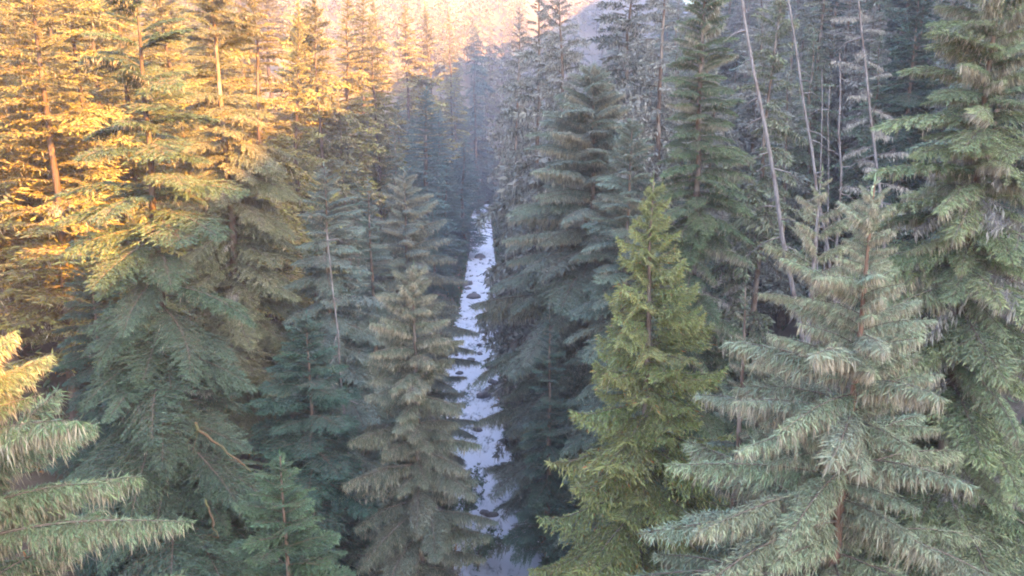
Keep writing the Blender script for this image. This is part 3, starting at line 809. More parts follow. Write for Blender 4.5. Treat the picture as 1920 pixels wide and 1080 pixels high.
M("fir_tree", "orange-gold fir with pointed top, left one of the far golden row below the pale hillside", 560, 10, 135, 'fir', 6.6, SUN_GOLD, 51, k=3)
M("fir_tree", "orange-gold fir whose tip meets the frame top above the pale-stemmed spruce", 628, -20, 150, 'fir', 7.0, SUN_GOLD, 52, k=4)
M("fir_tree", "orange-gold fir farther along the left slope, under the pale hazy hillside", 672, -15, 185, 'fir', 7.4, SUN_GOLD, 53, k=5)
M("fir_tree", "orange-gold fir standing over the shaded blue slope near the gorge head", 722, 0, 205, 'fir', 7.4, SUN_GOLD, 54, k=0)
M("fir_tree", "orange-gold fir, third from the sky gap along the far slope", 765, 5, 245, 'fir', 8.0, SUN_GOLD, 55, k=1)
M("fir_tree", "orange-gold fir, second from the sky gap along the far slope", 808, 8, 275, 'fir', 8.0, SUN_GOLD, 56, k=2)
M("fir_tree", "orange-gold fir nearest the sky gap, last lit tree of the far slope", 842, 22, 310, 'fir', 8.0, SUN_GOLD, 57, k=4)
M("fir_tree", "golden fir cut by the photo's left edge, its dark trunk showing low down", 25, -130, 60, 'finefir', 6.2, SUN_GOLD, 31, k=0)
M("fir_tree", "golden fir with dark reddish trunk, second tree from the left edge", 112, -110, 64, 'finefir', 6.0, SUN_GOLD, 32, k=1)
M("fir_tree", "golden sunlit fir showing between two trunks left of the huge dark fir", 190, -140, 72, 'finefir', 6.4, SUN_GOLD, 33, k=2)
M("fir_tree", "golden sunlit fir directly behind the huge dark trunked fir", 300, -90, 78, 'finefir', 6.4, SUN_GOLD, 34, k=0)
M("fir_tree", "bright gold fir at the right end of the near golden stand", 455, -60, 84, 'finefir', 6.0, SUN_GOLD, 35, k=1)
M("fir_tree", "golden fir with ragged crown beyond the near golden stand", 530, 0, 100, 'fir', 5.6, SUN_GOLD, 36, k=2)

# ------------------------------------------------------------------ filling trees
rngf = np.random.default_rng(21)
# sight lines to the open water that stay free
WATER = []
for yy in np.arange(84, 335, 7.0):
    for off in (-2.2, 0.0, 2.6):
        WATER.append((float(river_x(yy)) + off, yy))
WATER = np.array(WATER)

def blocks_water(x, y, zb, H, rad):
    ok = WATER[:, 1] > y - 1
    W = WATER[ok]
    if len(W) == 0: return False
    t = y / W[:, 1]
    px = W[:, 0] * t; pz = CAM_Z * (1 - t)
    hrel = (pz - zb) / H
    rr = np.where((hrel > 0) & (hrel < 1), rad * (1 - hrel) ** .75 + .2, 0)
    return bool(np.any((np.abs(px - x) < rr)))

def in_clear(x, y, zb, H, rad):
    """keeps the open slope with the bare poles free of near crowns"""
    for h in np.linspace(.15, 1, 7):
        p = project(x, y, zb + H * h)
        w = rad * (1.1 - h) * FPX / y
        if p and p[0] + w > 1490 and p[0] - w < 1690 and 120 < p[1] < 340: return True
    return False

def place_ok(x, y, gap):
    for (a, b, _z, r) in TREES:
        if (a - x) ** 2 + (b - y) ** 2 < (gap * .5 + r * .45) ** 2: return False
    return True

def fill(n, y0, y1, side, d0, d1, styles, gap0, seed, hmin=22, hmax=34):
    rng = np.random.default_rng(seed); made = 0
    for _ in range(n * 60):
        if made >= n: break
        y = y0 + (y1 - y0) * rng.uniform() ** .9
        d = rng.uniform(d0, d1)
        x = float(river_x(y)) + side * d
        H = rng.uniform(hmin, hmax)
        if d < 16: H *= .8
        zb = tz(x, y)
        key, name, color, label, group = styles[rng.integers(len(styles))]
        rad = H / 30 * PROTO[key][0][2] * (1.15 + .3 * min(1, max(0, (y - 80) / 80)))
        pr = project(x, y, zb + H); pb = project(x, y, zb + H * .2)
        if pr is None or pr[0] < -120 or pr[0] > 2040 or pb[1] < -40: continue
        if not place_ok(x, y, gap0 * (.8 + y / 260)): continue
        if blocks_water(x, y, zb, H, rad): continue
        if y < 88 and in_clear(x, y, zb, H, rad): continue
        far_tree(name, label, "tree", group, x, y, H, key, rad=rad * rng.uniform(.9, 1.15), color=color, rng=rng)
        made += 1
    return made

SUNLIT = [('fir', "fir_tree", SUN_GOLD, "golden sunlit fir in the dense stand on the left slope", "firs of the left slope"),
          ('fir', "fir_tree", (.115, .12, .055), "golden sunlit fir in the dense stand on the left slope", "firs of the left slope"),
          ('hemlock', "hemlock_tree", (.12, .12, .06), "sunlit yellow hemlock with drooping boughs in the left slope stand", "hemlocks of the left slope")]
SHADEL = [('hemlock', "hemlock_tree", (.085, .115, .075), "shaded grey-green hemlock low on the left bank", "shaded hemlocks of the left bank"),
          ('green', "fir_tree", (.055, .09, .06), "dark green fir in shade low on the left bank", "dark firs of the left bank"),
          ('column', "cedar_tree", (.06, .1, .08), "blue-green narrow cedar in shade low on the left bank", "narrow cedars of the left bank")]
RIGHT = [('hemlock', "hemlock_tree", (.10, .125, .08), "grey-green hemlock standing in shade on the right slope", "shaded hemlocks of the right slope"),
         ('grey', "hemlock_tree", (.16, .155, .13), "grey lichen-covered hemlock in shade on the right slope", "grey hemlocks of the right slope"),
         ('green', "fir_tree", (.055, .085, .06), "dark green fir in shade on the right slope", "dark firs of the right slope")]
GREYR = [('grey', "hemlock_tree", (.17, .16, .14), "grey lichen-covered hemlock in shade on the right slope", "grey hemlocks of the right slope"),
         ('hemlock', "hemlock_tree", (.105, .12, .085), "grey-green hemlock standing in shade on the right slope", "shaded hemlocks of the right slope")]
n = []
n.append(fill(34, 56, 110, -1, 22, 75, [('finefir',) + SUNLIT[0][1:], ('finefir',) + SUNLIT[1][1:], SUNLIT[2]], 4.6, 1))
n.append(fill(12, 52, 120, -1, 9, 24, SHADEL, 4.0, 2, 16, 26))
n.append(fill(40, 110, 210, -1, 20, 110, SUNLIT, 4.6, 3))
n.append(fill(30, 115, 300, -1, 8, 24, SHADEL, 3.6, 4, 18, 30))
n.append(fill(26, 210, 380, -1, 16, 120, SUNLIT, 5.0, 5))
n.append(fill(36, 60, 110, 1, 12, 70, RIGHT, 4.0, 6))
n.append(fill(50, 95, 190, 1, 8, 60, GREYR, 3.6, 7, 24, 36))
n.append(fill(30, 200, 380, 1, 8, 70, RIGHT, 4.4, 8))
print("FILL", n, sum(n))

def shrubs():
    rng = np.random.default_rng(55); made = 0
    while made < 80:
        y = rng.uniform(82, 330); sd = -1 if rng.uniform() < .6 else 1
        d = rng.uniform(4.2, 8.5); x = float(river_x(y)) + sd * d
        H = rng.uniform(2.5, 6.5) * (1 if y < 160 else 1.4)
        if blocks_water(x, y, tz(x, y), H, H * .45): continue
        side = "left" if sd < 0 else "right"
        k = "column" if rng.uniform() < .6 else "green"
        far_tree("young_conifer", "small dark green conifer at the %s water's edge" % side, "young conifer", "young conifers along the %s bank" % side,
                 x, y, H, k, rad=H * rng.uniform(.26, .40), color=(.055, .09, .055), rng=rng)
        made += 1
shrubs()

# the wooded valley head beyond, one mass
def far_woods():
    rng = np.random.default_rng(31); b = Buf(); cnt = 0
    small = []
    for k in range(5):
        bb = Buf(); r2 = np.random.default_rng(40 + k)
        lod = FAR['fir'] + FAR['grey']
        for (h, a, el, ln) in bough_plan(r2, 28.0, .1, 4.6, 24, usat=.7, gaps=0):
            bb.add(lod[r2.integers(len(lod))], rot_z(a) @ rot_y(-R(el)) * (ln / 4.0), np.array([0, 0, h]), r2.normal(0, .1))
        bb.tube(np.array([[0, 0, -1.0], [0, 0, 14], [0, 0, 28.5]]), [.3, .18, .02], 4, 0)
        small.append(bb.arrays())
    while cnt < 430:
        y = 385 + 300 * rng.uniform() ** 1.3; x = rng.uniform(-.46, .26) * y
        d = abs(x - float(river_x(y)))
        if d < 4 or d > 230: continue
        s = rng.uniform(.85, 1.4)
        b.add(small[rng.integers(5)], rot_z(rng.uniform(0, 6.28)) * s, np.array([x, y, tz(x, y)]), rng.normal(0, .12)); cnt += 1
    o = link("forest", make_mesh("forest", b.arrays(), SLOTS)); o['kind'] = 'stuff'; o.color = (.12, .11, .06, 1)
    o['label'] = "far hazy wooded hillside closing the head of the valley"
far_woods()

# ------------------------------------------------------------------ undergrowth
def undergrowth():
    rng = np.random.default_rng(61); b = Buf(); n = 9000
    y = 35 + 300 * rng.uniform(size=n) ** 1.5; sd = rng.choice([-1, 1], n); d = 4.3 + rng.uniform(size=n) ** 2.4 * 50
    x = river_x(y) + sd * d; z = terrain(x, y)
    for k in range(7):
        dd = rng.normal(0, .7, (n, 3)) + np.array([0, 0, .6]); dd /= np.linalg.norm(dd, axis=1, keepdims=True)
        ll = rng.uniform(.35, 1.1, n)
        blades(b, np.stack([x, y, z], 1) + rng.normal(0, .15, (n, 3)), dd, ll, ll * .28, np.where(rng.uniform(size=n) < .1, 4, 1), rng.uniform(0, 1, n), rng)
    o = link("undergrowth", make_mesh("undergrowth", b.arrays(), SLOTS)); o['kind'] = 'stuff'; o.color = (.05, .085, .035, 1)
    o['label'] = "ferns and low brush covering the gorge slopes"
undergrowth()

# ------------------------------------------------------------------ haze
def haze():
    m, nt, out = new_mat("haze_air")
    pv = node(nt, "ShaderNodeVolumePrincipled")
    pv.inputs['Color'].default_value = (.84, .84, 1.0, 1)
    pv.inputs['Density'].default_value = HAZE
    pv.inputs['Anisotropy'].default_value = .3
    pv.inputs['Density Attribute'].default_value = ""
    pv.inputs['Temperature Attribute'].default_value = ""
    nt.links.new(pv.outputs[0], out.inputs['Volume'])
    try: m.cycles.homogeneous_volume = True
    except Exception: pass
    x0, x1, y0, y1, z0, z1 = -470, 470, -210, 1010, -12, Z_MAX + 45
    V = np.array([[x, y, z] for z in (z0, z1) for (x, y) in ((x0, y0), (x1, y0), (x1, y1), (x0, y1))], float)
    F = np.array([[3, 2, 1, 0], [4, 5, 6, 7], [0, 1, 5, 4], [1, 2, 6, 5], [2, 3, 7, 6], [3, 0, 4, 7]])
    o = link("haze", make_mesh("haze", (V, F, np.zeros(6), np.full(8, .5)), [m])); o['kind'] = 'stuff'
    o['label'] = "thin pale air haze filling the valley"
# ------------------------------------------------------------------ what each of the many alike things looks like and stands beside
LABELS = {
    'boulder.010': 'dark wet boulder lying along the left edge of the river, sixth lowest in view',
    'boulder.012': 'dark wet boulder lying along the right edge of the river, far upstream',
    'boulder.013': 'dark wet boulder lying along the left edge of the river, third lowest in view',
    'boulder.014': 'dark wet boulder lying along the left edge of the river, seventh lowest in view',
    'boulder.017': 'dark wet boulder lying along the left edge of the river, second lowest in view',
    'boulder.023': 'dark wet boulder lying along the right edge of the river, third lowest in view',
    'boulder.030': 'dark wet boulder lying along the left edge of the river, fifth lowest in view',
    'boulder.035': 'dark wet boulder lying along the right edge of the river, second lowest in view',
    'boulder.040': 'dark wet boulder lying along the right edge of the river, lowest in view',
    'boulder.041': 'dark wet boulder lying along the right edge of the river, seventh lowest in view',
    'boulder.044': 'dark wet boulder lying along the right edge of the river, eighth lowest in view',
    'boulder.045': 'dark wet boulder lying along the right edge of the river, fifth lowest in view',
    'boulder.050': 'dark wet boulder lying along the right edge of the river, tenth lowest in view',
    'boulder.054': 'dark wet boulder lying along the right edge of the river, far upstream',
    'boulder.055': 'dark wet boulder lying along the left edge of the river, fourth lowest in view',
    'boulder.056': 'dark wet boulder lying along the left edge of the river, lowest in view',
    'boulder.061': 'dark wet boulder lying along the right edge of the river, sixth lowest in view',
    'boulder.064': 'dark wet boulder lying along the right edge of the river, fourth lowest in view',
    'boulder.074': 'dark wet boulder lying along the right edge of the river, ninth lowest in view',
    'boulder.077': 'small dark rock breaking the riffles in the river, lowest in view',
    'boulder.080': 'small dark rock breaking the riffles in the river, eighth lowest in view',
    'boulder.081': 'small dark rock breaking the riffles in the river, far upstream',
    'boulder.086': 'small dark rock breaking the riffles in the river, ninth lowest in view',
    'boulder.087': 'small dark rock breaking the riffles in the river, second lowest in view',
    'boulder.088': 'small dark rock breaking the riffles in the river, fifth lowest in view',
    'boulder.090': 'small dark rock breaking the riffles in the river, far upstream',
    'boulder.091': 'small dark rock breaking the riffles in the river, tenth lowest in view',
    'boulder.092': 'small dark rock breaking the riffles in the river, third lowest in view',
    'boulder.095': 'small dark rock breaking the riffles in the river, far upstream',
    'boulder.096': 'small dark rock breaking the riffles in the river, far upstream',
    'boulder.098': 'small dark rock breaking the riffles in the river, fourth lowest in view',
    'boulder.100': 'small dark rock breaking the riffles in the river, seventh lowest in view',
    'boulder.101': 'small dark rock breaking the riffles in the river, sixth lowest in view',
    'hemlock_tree.018': "near golden sunlit hemlock at the photo's left edge, leftmost",
    'hemlock_tree.019': "middle-distance partly sunlit hemlock at the photo's left edge, leftmost",
    'fir_tree.027': 'middle-distance golden sunlit fir right of the huge dark-trunked fir, second from left',
    'hemlock_tree.020': "middle-distance partly sunlit hemlock at the photo's left edge, second from left",
    'fir_tree.028': 'middle-distance partly sunlit fir right of the huge dark-trunked fir, fourth from left',
    'fir_tree.029': 'middle-distance golden sunlit fir behind the huge dark-trunked fir, third from left',
    'hemlock_tree.021': "near shaded olive hemlock at the photo's left edge",
    'fir_tree.030': "middle-distance partly sunlit fir at the photo's left edge, leftmost",
    'fir_tree.031': "near shaded olive fir at the photo's left edge, second from left",
    'hemlock_tree.022': 'olive hemlock almost wholly hidden among the hemlocks of the left slope',
    'fir_tree.032': 'middle-distance golden sunlit fir behind the huge dark-trunked fir, leftmost',
    'fir_tree.033': 'olive fir almost wholly hidden among the firs of the left slope',
    'hemlock_tree.023': "near golden sunlit hemlock at the photo's left edge, second from left",
    'fir_tree.034': "near partly sunlit fir at the photo's left edge, second from left",
    'fir_tree.035': 'near partly sunlit fir behind the huge dark-trunked fir, second from left',
    'fir_tree.036': 'olive fir almost wholly hidden among the firs of the left slope',
    'fir_tree.037': 'olive fir almost wholly hidden among the firs of the left slope',
    'fir_tree.038': 'middle-distance golden sunlit fir behind the huge dark-trunked fir, fourth from left',
    'fir_tree.039': "middle-distance partly sunlit fir at the photo's left edge, second from left",
    'fir_tree.040': 'olive fir almost wholly hidden among the firs of the left slope',
    'fir_tree.041': 'middle-distance partly sunlit fir right of the huge dark-trunked fir, leftmost',
    'fir_tree.042': "near shaded olive fir at the photo's left edge, leftmost",
    'fir_tree.043': 'middle-distance partly sunlit fir behind the huge dark-trunked fir',
    'fir_tree.044': 'middle-distance golden sunlit fir behind the huge dark-trunked fir, second from left',
    'fir_tree.045': "near partly sunlit fir at the photo's left edge, third from left",
    'hemlock_tree.024': 'middle-distance shaded olive hemlock behind the pale-stemmed spruce',
    'fir_tree.046': 'near partly sunlit fir behind the huge dark-trunked fir, leftmost',
    'hemlock_tree.025': 'olive hemlock almost wholly hidden among the hemlocks of the left slope',
    'fir_tree.047': "near partly sunlit fir at the photo's left edge, leftmost",
    'hemlock_tree.026': 'middle-distance golden sunlit hemlock right of the huge dark-trunked fir, second from left',
    'fir_tree.048': 'near partly sunlit fir right of the huge dark-trunked fir',
    'fir_tree.049': "middle-distance shaded olive fir at the photo's left edge",
    'fir_tree.050': 'middle-distance partly sunlit fir right of the huge dark-trunked fir, fifth from left',
    'hemlock_tree.027': 'near shaded olive hemlock right of the huge dark-trunked fir',
    'hemlock_tree.028': 'near shaded grey-green hemlock behind the pale-stemmed spruce, second from left',
    'fir_tree.051': 'dark green fir almost wholly hidden among the dark firs of the left bank',
    'hemlock_tree.029': 'near shaded grey-green hemlock behind the pale-stemmed spruce, leftmost',
    'fir_tree.052': "near shaded dark green fir left of the stream's far bend",
    'hemlock_tree.030': 'grey-green hemlock almost wholly hidden among the shaded hemlocks of the left bank',
    'cedar_tree.008': "middle-distance shaded blue-green narrow cedar left of the stream's far bend, leftmost",
    'fir_tree.053': 'dark green fir almost wholly hidden among the dark firs of the left bank',
    'cedar_tree.009': 'near shaded blue-green narrow cedar behind the pale-stemmed spruce',
    'fir_tree.054': 'middle-distance shaded dark green fir behind the pale-stemmed spruce, leftmost',
    'hemlock_tree.031': 'near shaded grey-green hemlock right of the huge dark-trunked fir',
    'fir_tree.055': 'near shaded dark green fir behind the pale-stemmed spruce',
    'hemlock_tree.032': 'middle-distance shaded grey-green hemlock behind the pale-stemmed spruce',
    'hemlock_tree.033': 'middle-distance partly sunlit hemlock behind the huge dark-trunked fir, second from left',
    'fir_tree.056': 'far shaded olive fir behind the huge dark-trunked fir, second from left',
    'fir_tree.057': 'middle-distance golden sunlit fir right of the huge dark-trunked fir, leftmost',
    'fir_tree.058': 'far golden sunlit fir behind the pale-stemmed spruce, second from left',
    'fir_tree.059': 'olive fir almost wholly hidden among the firs of the left slope',
    'fir_tree.060': 'olive fir almost wholly hidden among the firs of the left slope',
    'hemlock_tree.034': 'far shaded olive hemlock behind the pale-stemmed spruce',
    'fir_tree.061': 'middle-distance partly sunlit fir right of the huge dark-trunked fir, second from left',
    'fir_tree.062': 'olive fir almost wholly hidden among the firs of the left slope',
    'fir_tree.063': 'far golden sunlit fir right of the huge dark-trunked fir, fourth from left',
    'fir_tree.064': 'olive fir almost wholly hidden among the firs of the left slope',
    'fir_tree.065': 'far partly sunlit fir behind the pale-stemmed spruce, leftmost',
    'fir_tree.066': 'middle-distance shaded olive fir behind the huge dark-trunked fir',
    'fir_tree.067': 'olive fir almost wholly hidden among the firs of the left slope',
    'hemlock_tree.035': 'far partly sunlit hemlock right of the huge dark-trunked fir',
    'fir_tree.068': 'far golden sunlit fir right of the huge dark-trunked fir, second from left',
    'fir_tree.069': 'far shaded olive fir behind the huge dark-trunked fir, leftmost',
    'fir_tree.070': 'olive fir almost wholly hidden among the firs of the left slope',
    'fir_tree.071': 'olive fir almost wholly hidden among the firs of the left slope',
    'hemlock_tree.036': 'middle-distance golden sunlit hemlock behind the huge dark-trunked fir',
    'fir_tree.072': 'far shaded olive fir right of the huge dark-trunked fir, third from left',
    'fir_tree.073': 'far partly sunlit fir behind the huge dark-trunked fir',
    'hemlock_tree.037': 'far partly sunlit hemlock behind the pale-stemmed spruce',
    'hemlock_tree.038': 'far golden sunlit hemlock right of the huge dark-trunked fir',
    'hemlock_tree.039': 'olive hemlock almost wholly hidden among the hemlocks of the left slope',
    'fir_tree.074': "middle-distance golden sunlit fir at the photo's left edge",
    'fir_tree.075': 'olive fir almost wholly hidden among the firs of the left slope',
    'fir_tree.076': 'far shaded olive fir behind the pale-stemmed spruce',
    'hemlock_tree.040': 'far golden sunlit hemlock behind the huge dark-trunked fir',
    'fir_tree.077': 'middle-distance shaded olive fir behind the pale-stemmed spruce',
    'fir_tree.078': 'far golden sunlit fir right of the huge dark-trunked fir, fifth from left',
    'hemlock_tree.041': 'middle-distance golden sunlit hemlock right of the huge dark-trunked fir, leftmost',
    'hemlock_tree.042': 'middle-distance partly sunlit hemlock behind the huge dark-trunked fir, leftmost',
    'hemlock_tree.043': 'olive hemlock almost wholly hidden among the hemlocks of the left slope',
    'hemlock_tree.044': 'olive hemlock almost wholly hidden among the hemlocks of the left slope',
    'fir_tree.079': "far golden sunlit fir at the photo's left edge",
    'fir_tree.080': 'olive fir almost wholly hidden among the firs of the left slope',
    'fir_tree.081': 'middle-distance partly sunlit fir right of the huge dark-trunked fir, third from left',
    'fir_tree.082': 'far golden sunlit fir right of the huge dark-trunked fir, leftmost',
    'hemlock_tree.045': 'far golden sunlit hemlock behind the pale-stemmed spruce, leftmost',
    'cedar_tree.010': "far shaded blue-green narrow cedar left of the stream's far bend, eighth from left",
    'hemlock_tree.046': "far shaded grey-green hemlock left of the stream's far bend, second from left",
    'hemlock_tree.047': 'far shaded grey-green hemlock behind the pale-stemmed spruce',
    'fir_tree.083': 'dark green fir almost wholly hidden among the dark firs of the left bank',
    'cedar_tree.011': "far shaded blue-green narrow cedar left of the stream's far bend, sixth from left",
    'fir_tree.084': "far shaded dark green fir left of the stream's far bend, leftmost",
    'fir_tree.085': 'middle-distance shaded dark green fir behind the pale-stemmed spruce, second from left',
    'hemlock_tree.048': "far shaded grey-green hemlock left of the stream's far bend, third from left",
    'cedar_tree.012': "far shaded blue-green narrow cedar left of the stream's far bend, fourth from left",
    'hemlock_tree.049': "far shaded grey-green hemlock left of the stream's far bend, leftmost",
    'fir_tree.086': 'far shaded dark green fir at the gorge head',
    'fir_tree.087': "far shaded dark green fir left of the stream's far bend, seventh from left",
    'hemlock_tree.050': 'grey-green hemlock almost wholly hidden among the shaded hemlocks of the left bank',
    'fir_tree.088': "far shaded dark green fir left of the stream's far bend, fourth from left",
    'cedar_tree.013': "middle-distance shaded blue-green narrow cedar left of the stream's far bend, second from left",
    'fir_tree.089': "middle-distance shaded dark green fir left of the stream's far bend",
    'cedar_tree.014': "far shaded blue-green narrow cedar left of the stream's far bend, seventh from left",
    'fir_tree.090': "far shaded dark green fir left of the stream's far bend, third from left",
    'cedar_tree.015': "far shaded blue-green narrow cedar left of the stream's far bend, fifth from left",
    'fir_tree.091': "far shaded dark green fir left of the stream's far bend, second from left",
    'fir_tree.092': 'dark green fir almost wholly hidden among the dark firs of the left bank',
    'cedar_tree.016': "far shaded blue-green narrow cedar left of the stream's far bend, second from left",
    'fir_tree.093': 'middle-distance shaded dark green fir behind the pale-stemmed spruce, third from left',
    'cedar_tree.017': "far shaded blue-green narrow cedar left of the stream's far bend, third from left",
    'hemlock_tree.051': 'grey-green hemlock almost wholly hidden among the shaded hemlocks of the left bank',
    'fir_tree.094': "far shaded dark green fir left of the stream's far bend, sixth from left",
    'fir_tree.095': "far shaded dark green fir left of the stream's far bend, fifth from left",
    'cedar_tree.018': "middle-distance shaded blue-green narrow cedar left of the stream's far bend, third from left",
    'cedar_tree.019': "far shaded blue-green narrow cedar left of the stream's far bend, leftmost",
    'fir_tree.096': "far shaded dark green fir left of the stream's far bend, eighth from left",
    'fir_tree.097': 'far shaded olive fir right of the huge dark-trunked fir, fourth from left',
    'fir_tree.098': 'far golden sunlit fir right of the huge dark-trunked fir, sixth from left',
    'fir_tree.099': "far shaded olive fir left of the stream's far bend",
    'fir_tree.100': 'olive fir almost wholly hidden among the firs of the left slope',
    'hemlock_tree.052': 'far golden sunlit hemlock behind the pale-stemmed spruce, third from left',
    'fir_tree.101': 'far partly sunlit fir behind the pale-stemmed spruce, second from left',
    'fir_tree.102': 'far golden sunlit fir behind the pale-stemmed spruce, third from left',
    'fir_tree.103': 'olive fir almost wholly hidden among the firs of the left slope',
    'fir_tree.104': 'far partly sunlit fir right of the huge dark-trunked fir, second from left',
    'fir_tree.105': 'olive fir almost wholly hidden among the firs of the left slope',
    'fir_tree.106': 'olive fir almost wholly hidden among the firs of the left slope',
    'fir_tree.107': 'far golden sunlit fir behind the pale-stemmed spruce, leftmost',
    'fir_tree.108': 'far shaded olive fir right of the huge dark-trunked fir, leftmost',
    'fir_tree.109': "far partly sunlit fir left of the stream's far bend",
    'hemlock_tree.053': 'olive hemlock almost wholly hidden among the hemlocks of the left slope',
    'fir_tree.110': 'far golden sunlit fir right of the huge dark-trunked fir, third from left',
    'hemlock_tree.054': 'far golden sunlit hemlock behind the pale-stemmed spruce, second from left',
    'hemlock_tree.055': 'far shaded olive hemlock right of the huge dark-trunked fir',
    'hemlock_tree.056': "far shaded olive hemlock left of the stream's far bend",
    'fir_tree.111': 'olive fir almost wholly hidden among the firs of the left slope',
    'fir_tree.112': 'olive fir almost wholly hidden among the firs of the left slope',
    'fir_tree.113': 'far shaded olive fir at the gorge head',
    'fir_tree.114': 'olive fir almost wholly hidden among the firs of the left slope',
    'fir_tree.115': 'far partly sunlit fir right of the huge dark-trunked fir, leftmost',
    'fir_tree.116': 'far shaded olive fir right of the huge dark-trunked fir, second from left',
    'hemlock_tree.057': 'far golden sunlit hemlock behind the pale-stemmed spruce, fourth from left',
    'hemlock_tree.058': 'near shaded lichen-grey hemlock between the leaning bare trunks',
    'hemlock_tree.059': 'lichen-grey hemlock almost wholly hidden among the grey hemlocks of the right slope',
    'hemlock_tree.060': 'near shaded grey-green hemlock behind the right-edge hemlock, fourth from left',
    'hemlock_tree.061': 'middle-distance shaded lichen-grey hemlock between the leaning bare trunks, second from left',
    'hemlock_tree.062': 'lichen-grey hemlock almost wholly hidden among the grey hemlocks of the right slope',
    'hemlock_tree.063': 'middle-distance shaded grey-green hemlock by the pale dead tree, leftmost',
    'hemlock_tree.064': 'middle-distance shaded grey-green hemlock between the leaning bare trunks, third from left',
    'fir_tree.117': 'near shaded dark green fir behind the tall dark hemlock',
    'hemlock_tree.065': 'middle-distance shaded grey-green hemlock behind the broad blue-grey spruce, leftmost',
    'fir_tree.118': 'middle-distance shaded dark green fir behind the right-edge hemlock, leftmost',
    'hemlock_tree.066': 'middle-distance shaded lichen-grey hemlock behind the tall dark hemlock, leftmost',
    'hemlock_tree.067': 'middle-distance shaded grey-green hemlock behind the broad blue-grey spruce, third from left',
    'fir_tree.119': 'near shaded dark green fir behind the right-edge hemlock',
    'hemlock_tree.068': 'near shaded lichen-grey hemlock behind the tall dark hemlock, third from left',
    'fir_tree.120': 'dark green fir almost wholly hidden among the dark firs of the right slope',
    'hemlock_tree.069': 'near shaded grey-green hemlock behind the right-edge hemlock, third from left',
    'hemlock_tree.070': 'lichen-grey hemlock almost wholly hidden among the grey hemlocks of the right slope',
    'fir_tree.121': 'middle-distance shaded dark green fir between the leaning bare trunks',
    'hemlock_tree.071': 'middle-distance shaded lichen-grey hemlock by the pale dead tree, fourth from left',
    'fir_tree.122': 'middle-distance shaded dark green fir by the pale dead tree, second from left',
    'hemlock_tree.072': 'near shaded lichen-grey hemlock behind the tall dark hemlock, leftmost',
    'hemlock_tree.073': 'lichen-grey hemlock almost wholly hidden among the grey hemlocks of the right slope',
    'hemlock_tree.074': 'near shaded grey-green hemlock by the pale dead tree',
    'fir_tree.123': 'middle-distance shaded dark green fir behind the right-edge hemlock, second from left',
    'fir_tree.124': 'middle-distance shaded dark green fir by the pale dead tree, leftmost',
    'hemlock_tree.075': 'near shaded lichen-grey hemlock behind the tall dark hemlock, second from left',
    'hemlock_tree.076': 'near shaded lichen-grey hemlock behind the right-edge hemlock, second from left',
    'hemlock_tree.077': 'near shaded grey-green hemlock behind the right-edge hemlock, second from left',
    'hemlock_tree.078': 'near shaded lichen-grey hemlock behind the right-edge hemlock, leftmost',
    'hemlock_tree.079': 'lichen-grey hemlock almost wholly hidden among the grey hemlocks of the right slope',
    'fir_tree.125': 'dark green fir almost wholly hidden among the dark firs of the right slope',
    'hemlock_tree.080': 'middle-distance shaded grey-green hemlock behind the right-edge hemlock',
    'hemlock_tree.081': 'middle-distance shaded lichen-grey hemlock behind the tall dark hemlock, third from left',
    'hemlock_tree.082': 'middle-distance shaded lichen-grey hemlock between the leaning bare trunks, leftmost',
    'fir_tree.126': 'dark green fir almost wholly hidden among the dark firs of the right slope',
    'hemlock_tree.083': 'near shaded grey-green hemlock behind the right-edge hemlock, leftmost',
    'hemlock_tree.084': 'far shaded grey-green hemlock between the leaning bare trunks, second from left',
    'hemlock_tree.085': 'lichen-grey hemlock almost wholly hidden among the grey hemlocks of the right slope',
    'hemlock_tree.086': 'lichen-grey hemlock almost wholly hidden among the grey hemlocks of the right slope',
    'hemlock_tree.087': 'middle-distance shaded grey-green hemlock between the leaning bare trunks, second from left',
    'hemlock_tree.088': 'far shaded lichen-grey hemlock behind the tall dark hemlock, third from left',
    'hemlock_tree.089': 'far shaded grey-green hemlock behind the tall dark hemlock, fifth from left',
    'hemlock_tree.090': 'far shaded lichen-grey hemlock behind the broad blue-grey spruce, fifth from left',
    'hemlock_tree.091': 'lichen-grey hemlock almost wholly hidden among the grey hemlocks of the right slope',
    'hemlock_tree.092': 'middle-distance shaded grey-green hemlock behind the tall dark hemlock, third from left',
    'hemlock_tree.093': 'middle-distance shaded lichen-grey hemlock between the leaning bare trunks, third from left',
    'hemlock_tree.094': 'middle-distance shaded grey-green hemlock behind the tall dark hemlock, fifth from left',
    'hemlock_tree.095': 'middle-distance shaded grey-green hemlock behind the tall dark hemlock, leftmost',
    'hemlock_tree.096': 'far shaded grey-green hemlock behind the tall dark hemlock, fourth from left',
    'hemlock_tree.097': 'middle-distance shaded lichen-grey hemlock between the leaning bare trunks, fifth from left',
    'hemlock_tree.098': 'middle-distance shaded lichen-grey hemlock by the pale dead tree, second from left',
    'hemlock_tree.099': 'grey-green hemlock almost wholly hidden among the shaded hemlocks of the right slope',
    'hemlock_tree.100': 'far shaded grey-green hemlock behind the tall dark hemlock, second from left',
    'hemlock_tree.101': 'middle-distance shaded lichen-grey hemlock by the pale dead tree, third from left',
    'hemlock_tree.102': 'middle-distance shaded grey-green hemlock between the leaning bare trunks, leftmost',
    'hemlock_tree.103': 'middle-distance shaded lichen-grey hemlock behind the tall dark hemlock, second from left',
    'hemlock_tree.104': 'lichen-grey hemlock almost wholly hidden among the grey hemlocks of the right slope',
    'hemlock_tree.105': 'grey-green hemlock almost wholly hidden among the shaded hemlocks of the right slope',
    'hemlock_tree.106': 'far shaded grey-green hemlock behind the tall dark hemlock, sixth from left',
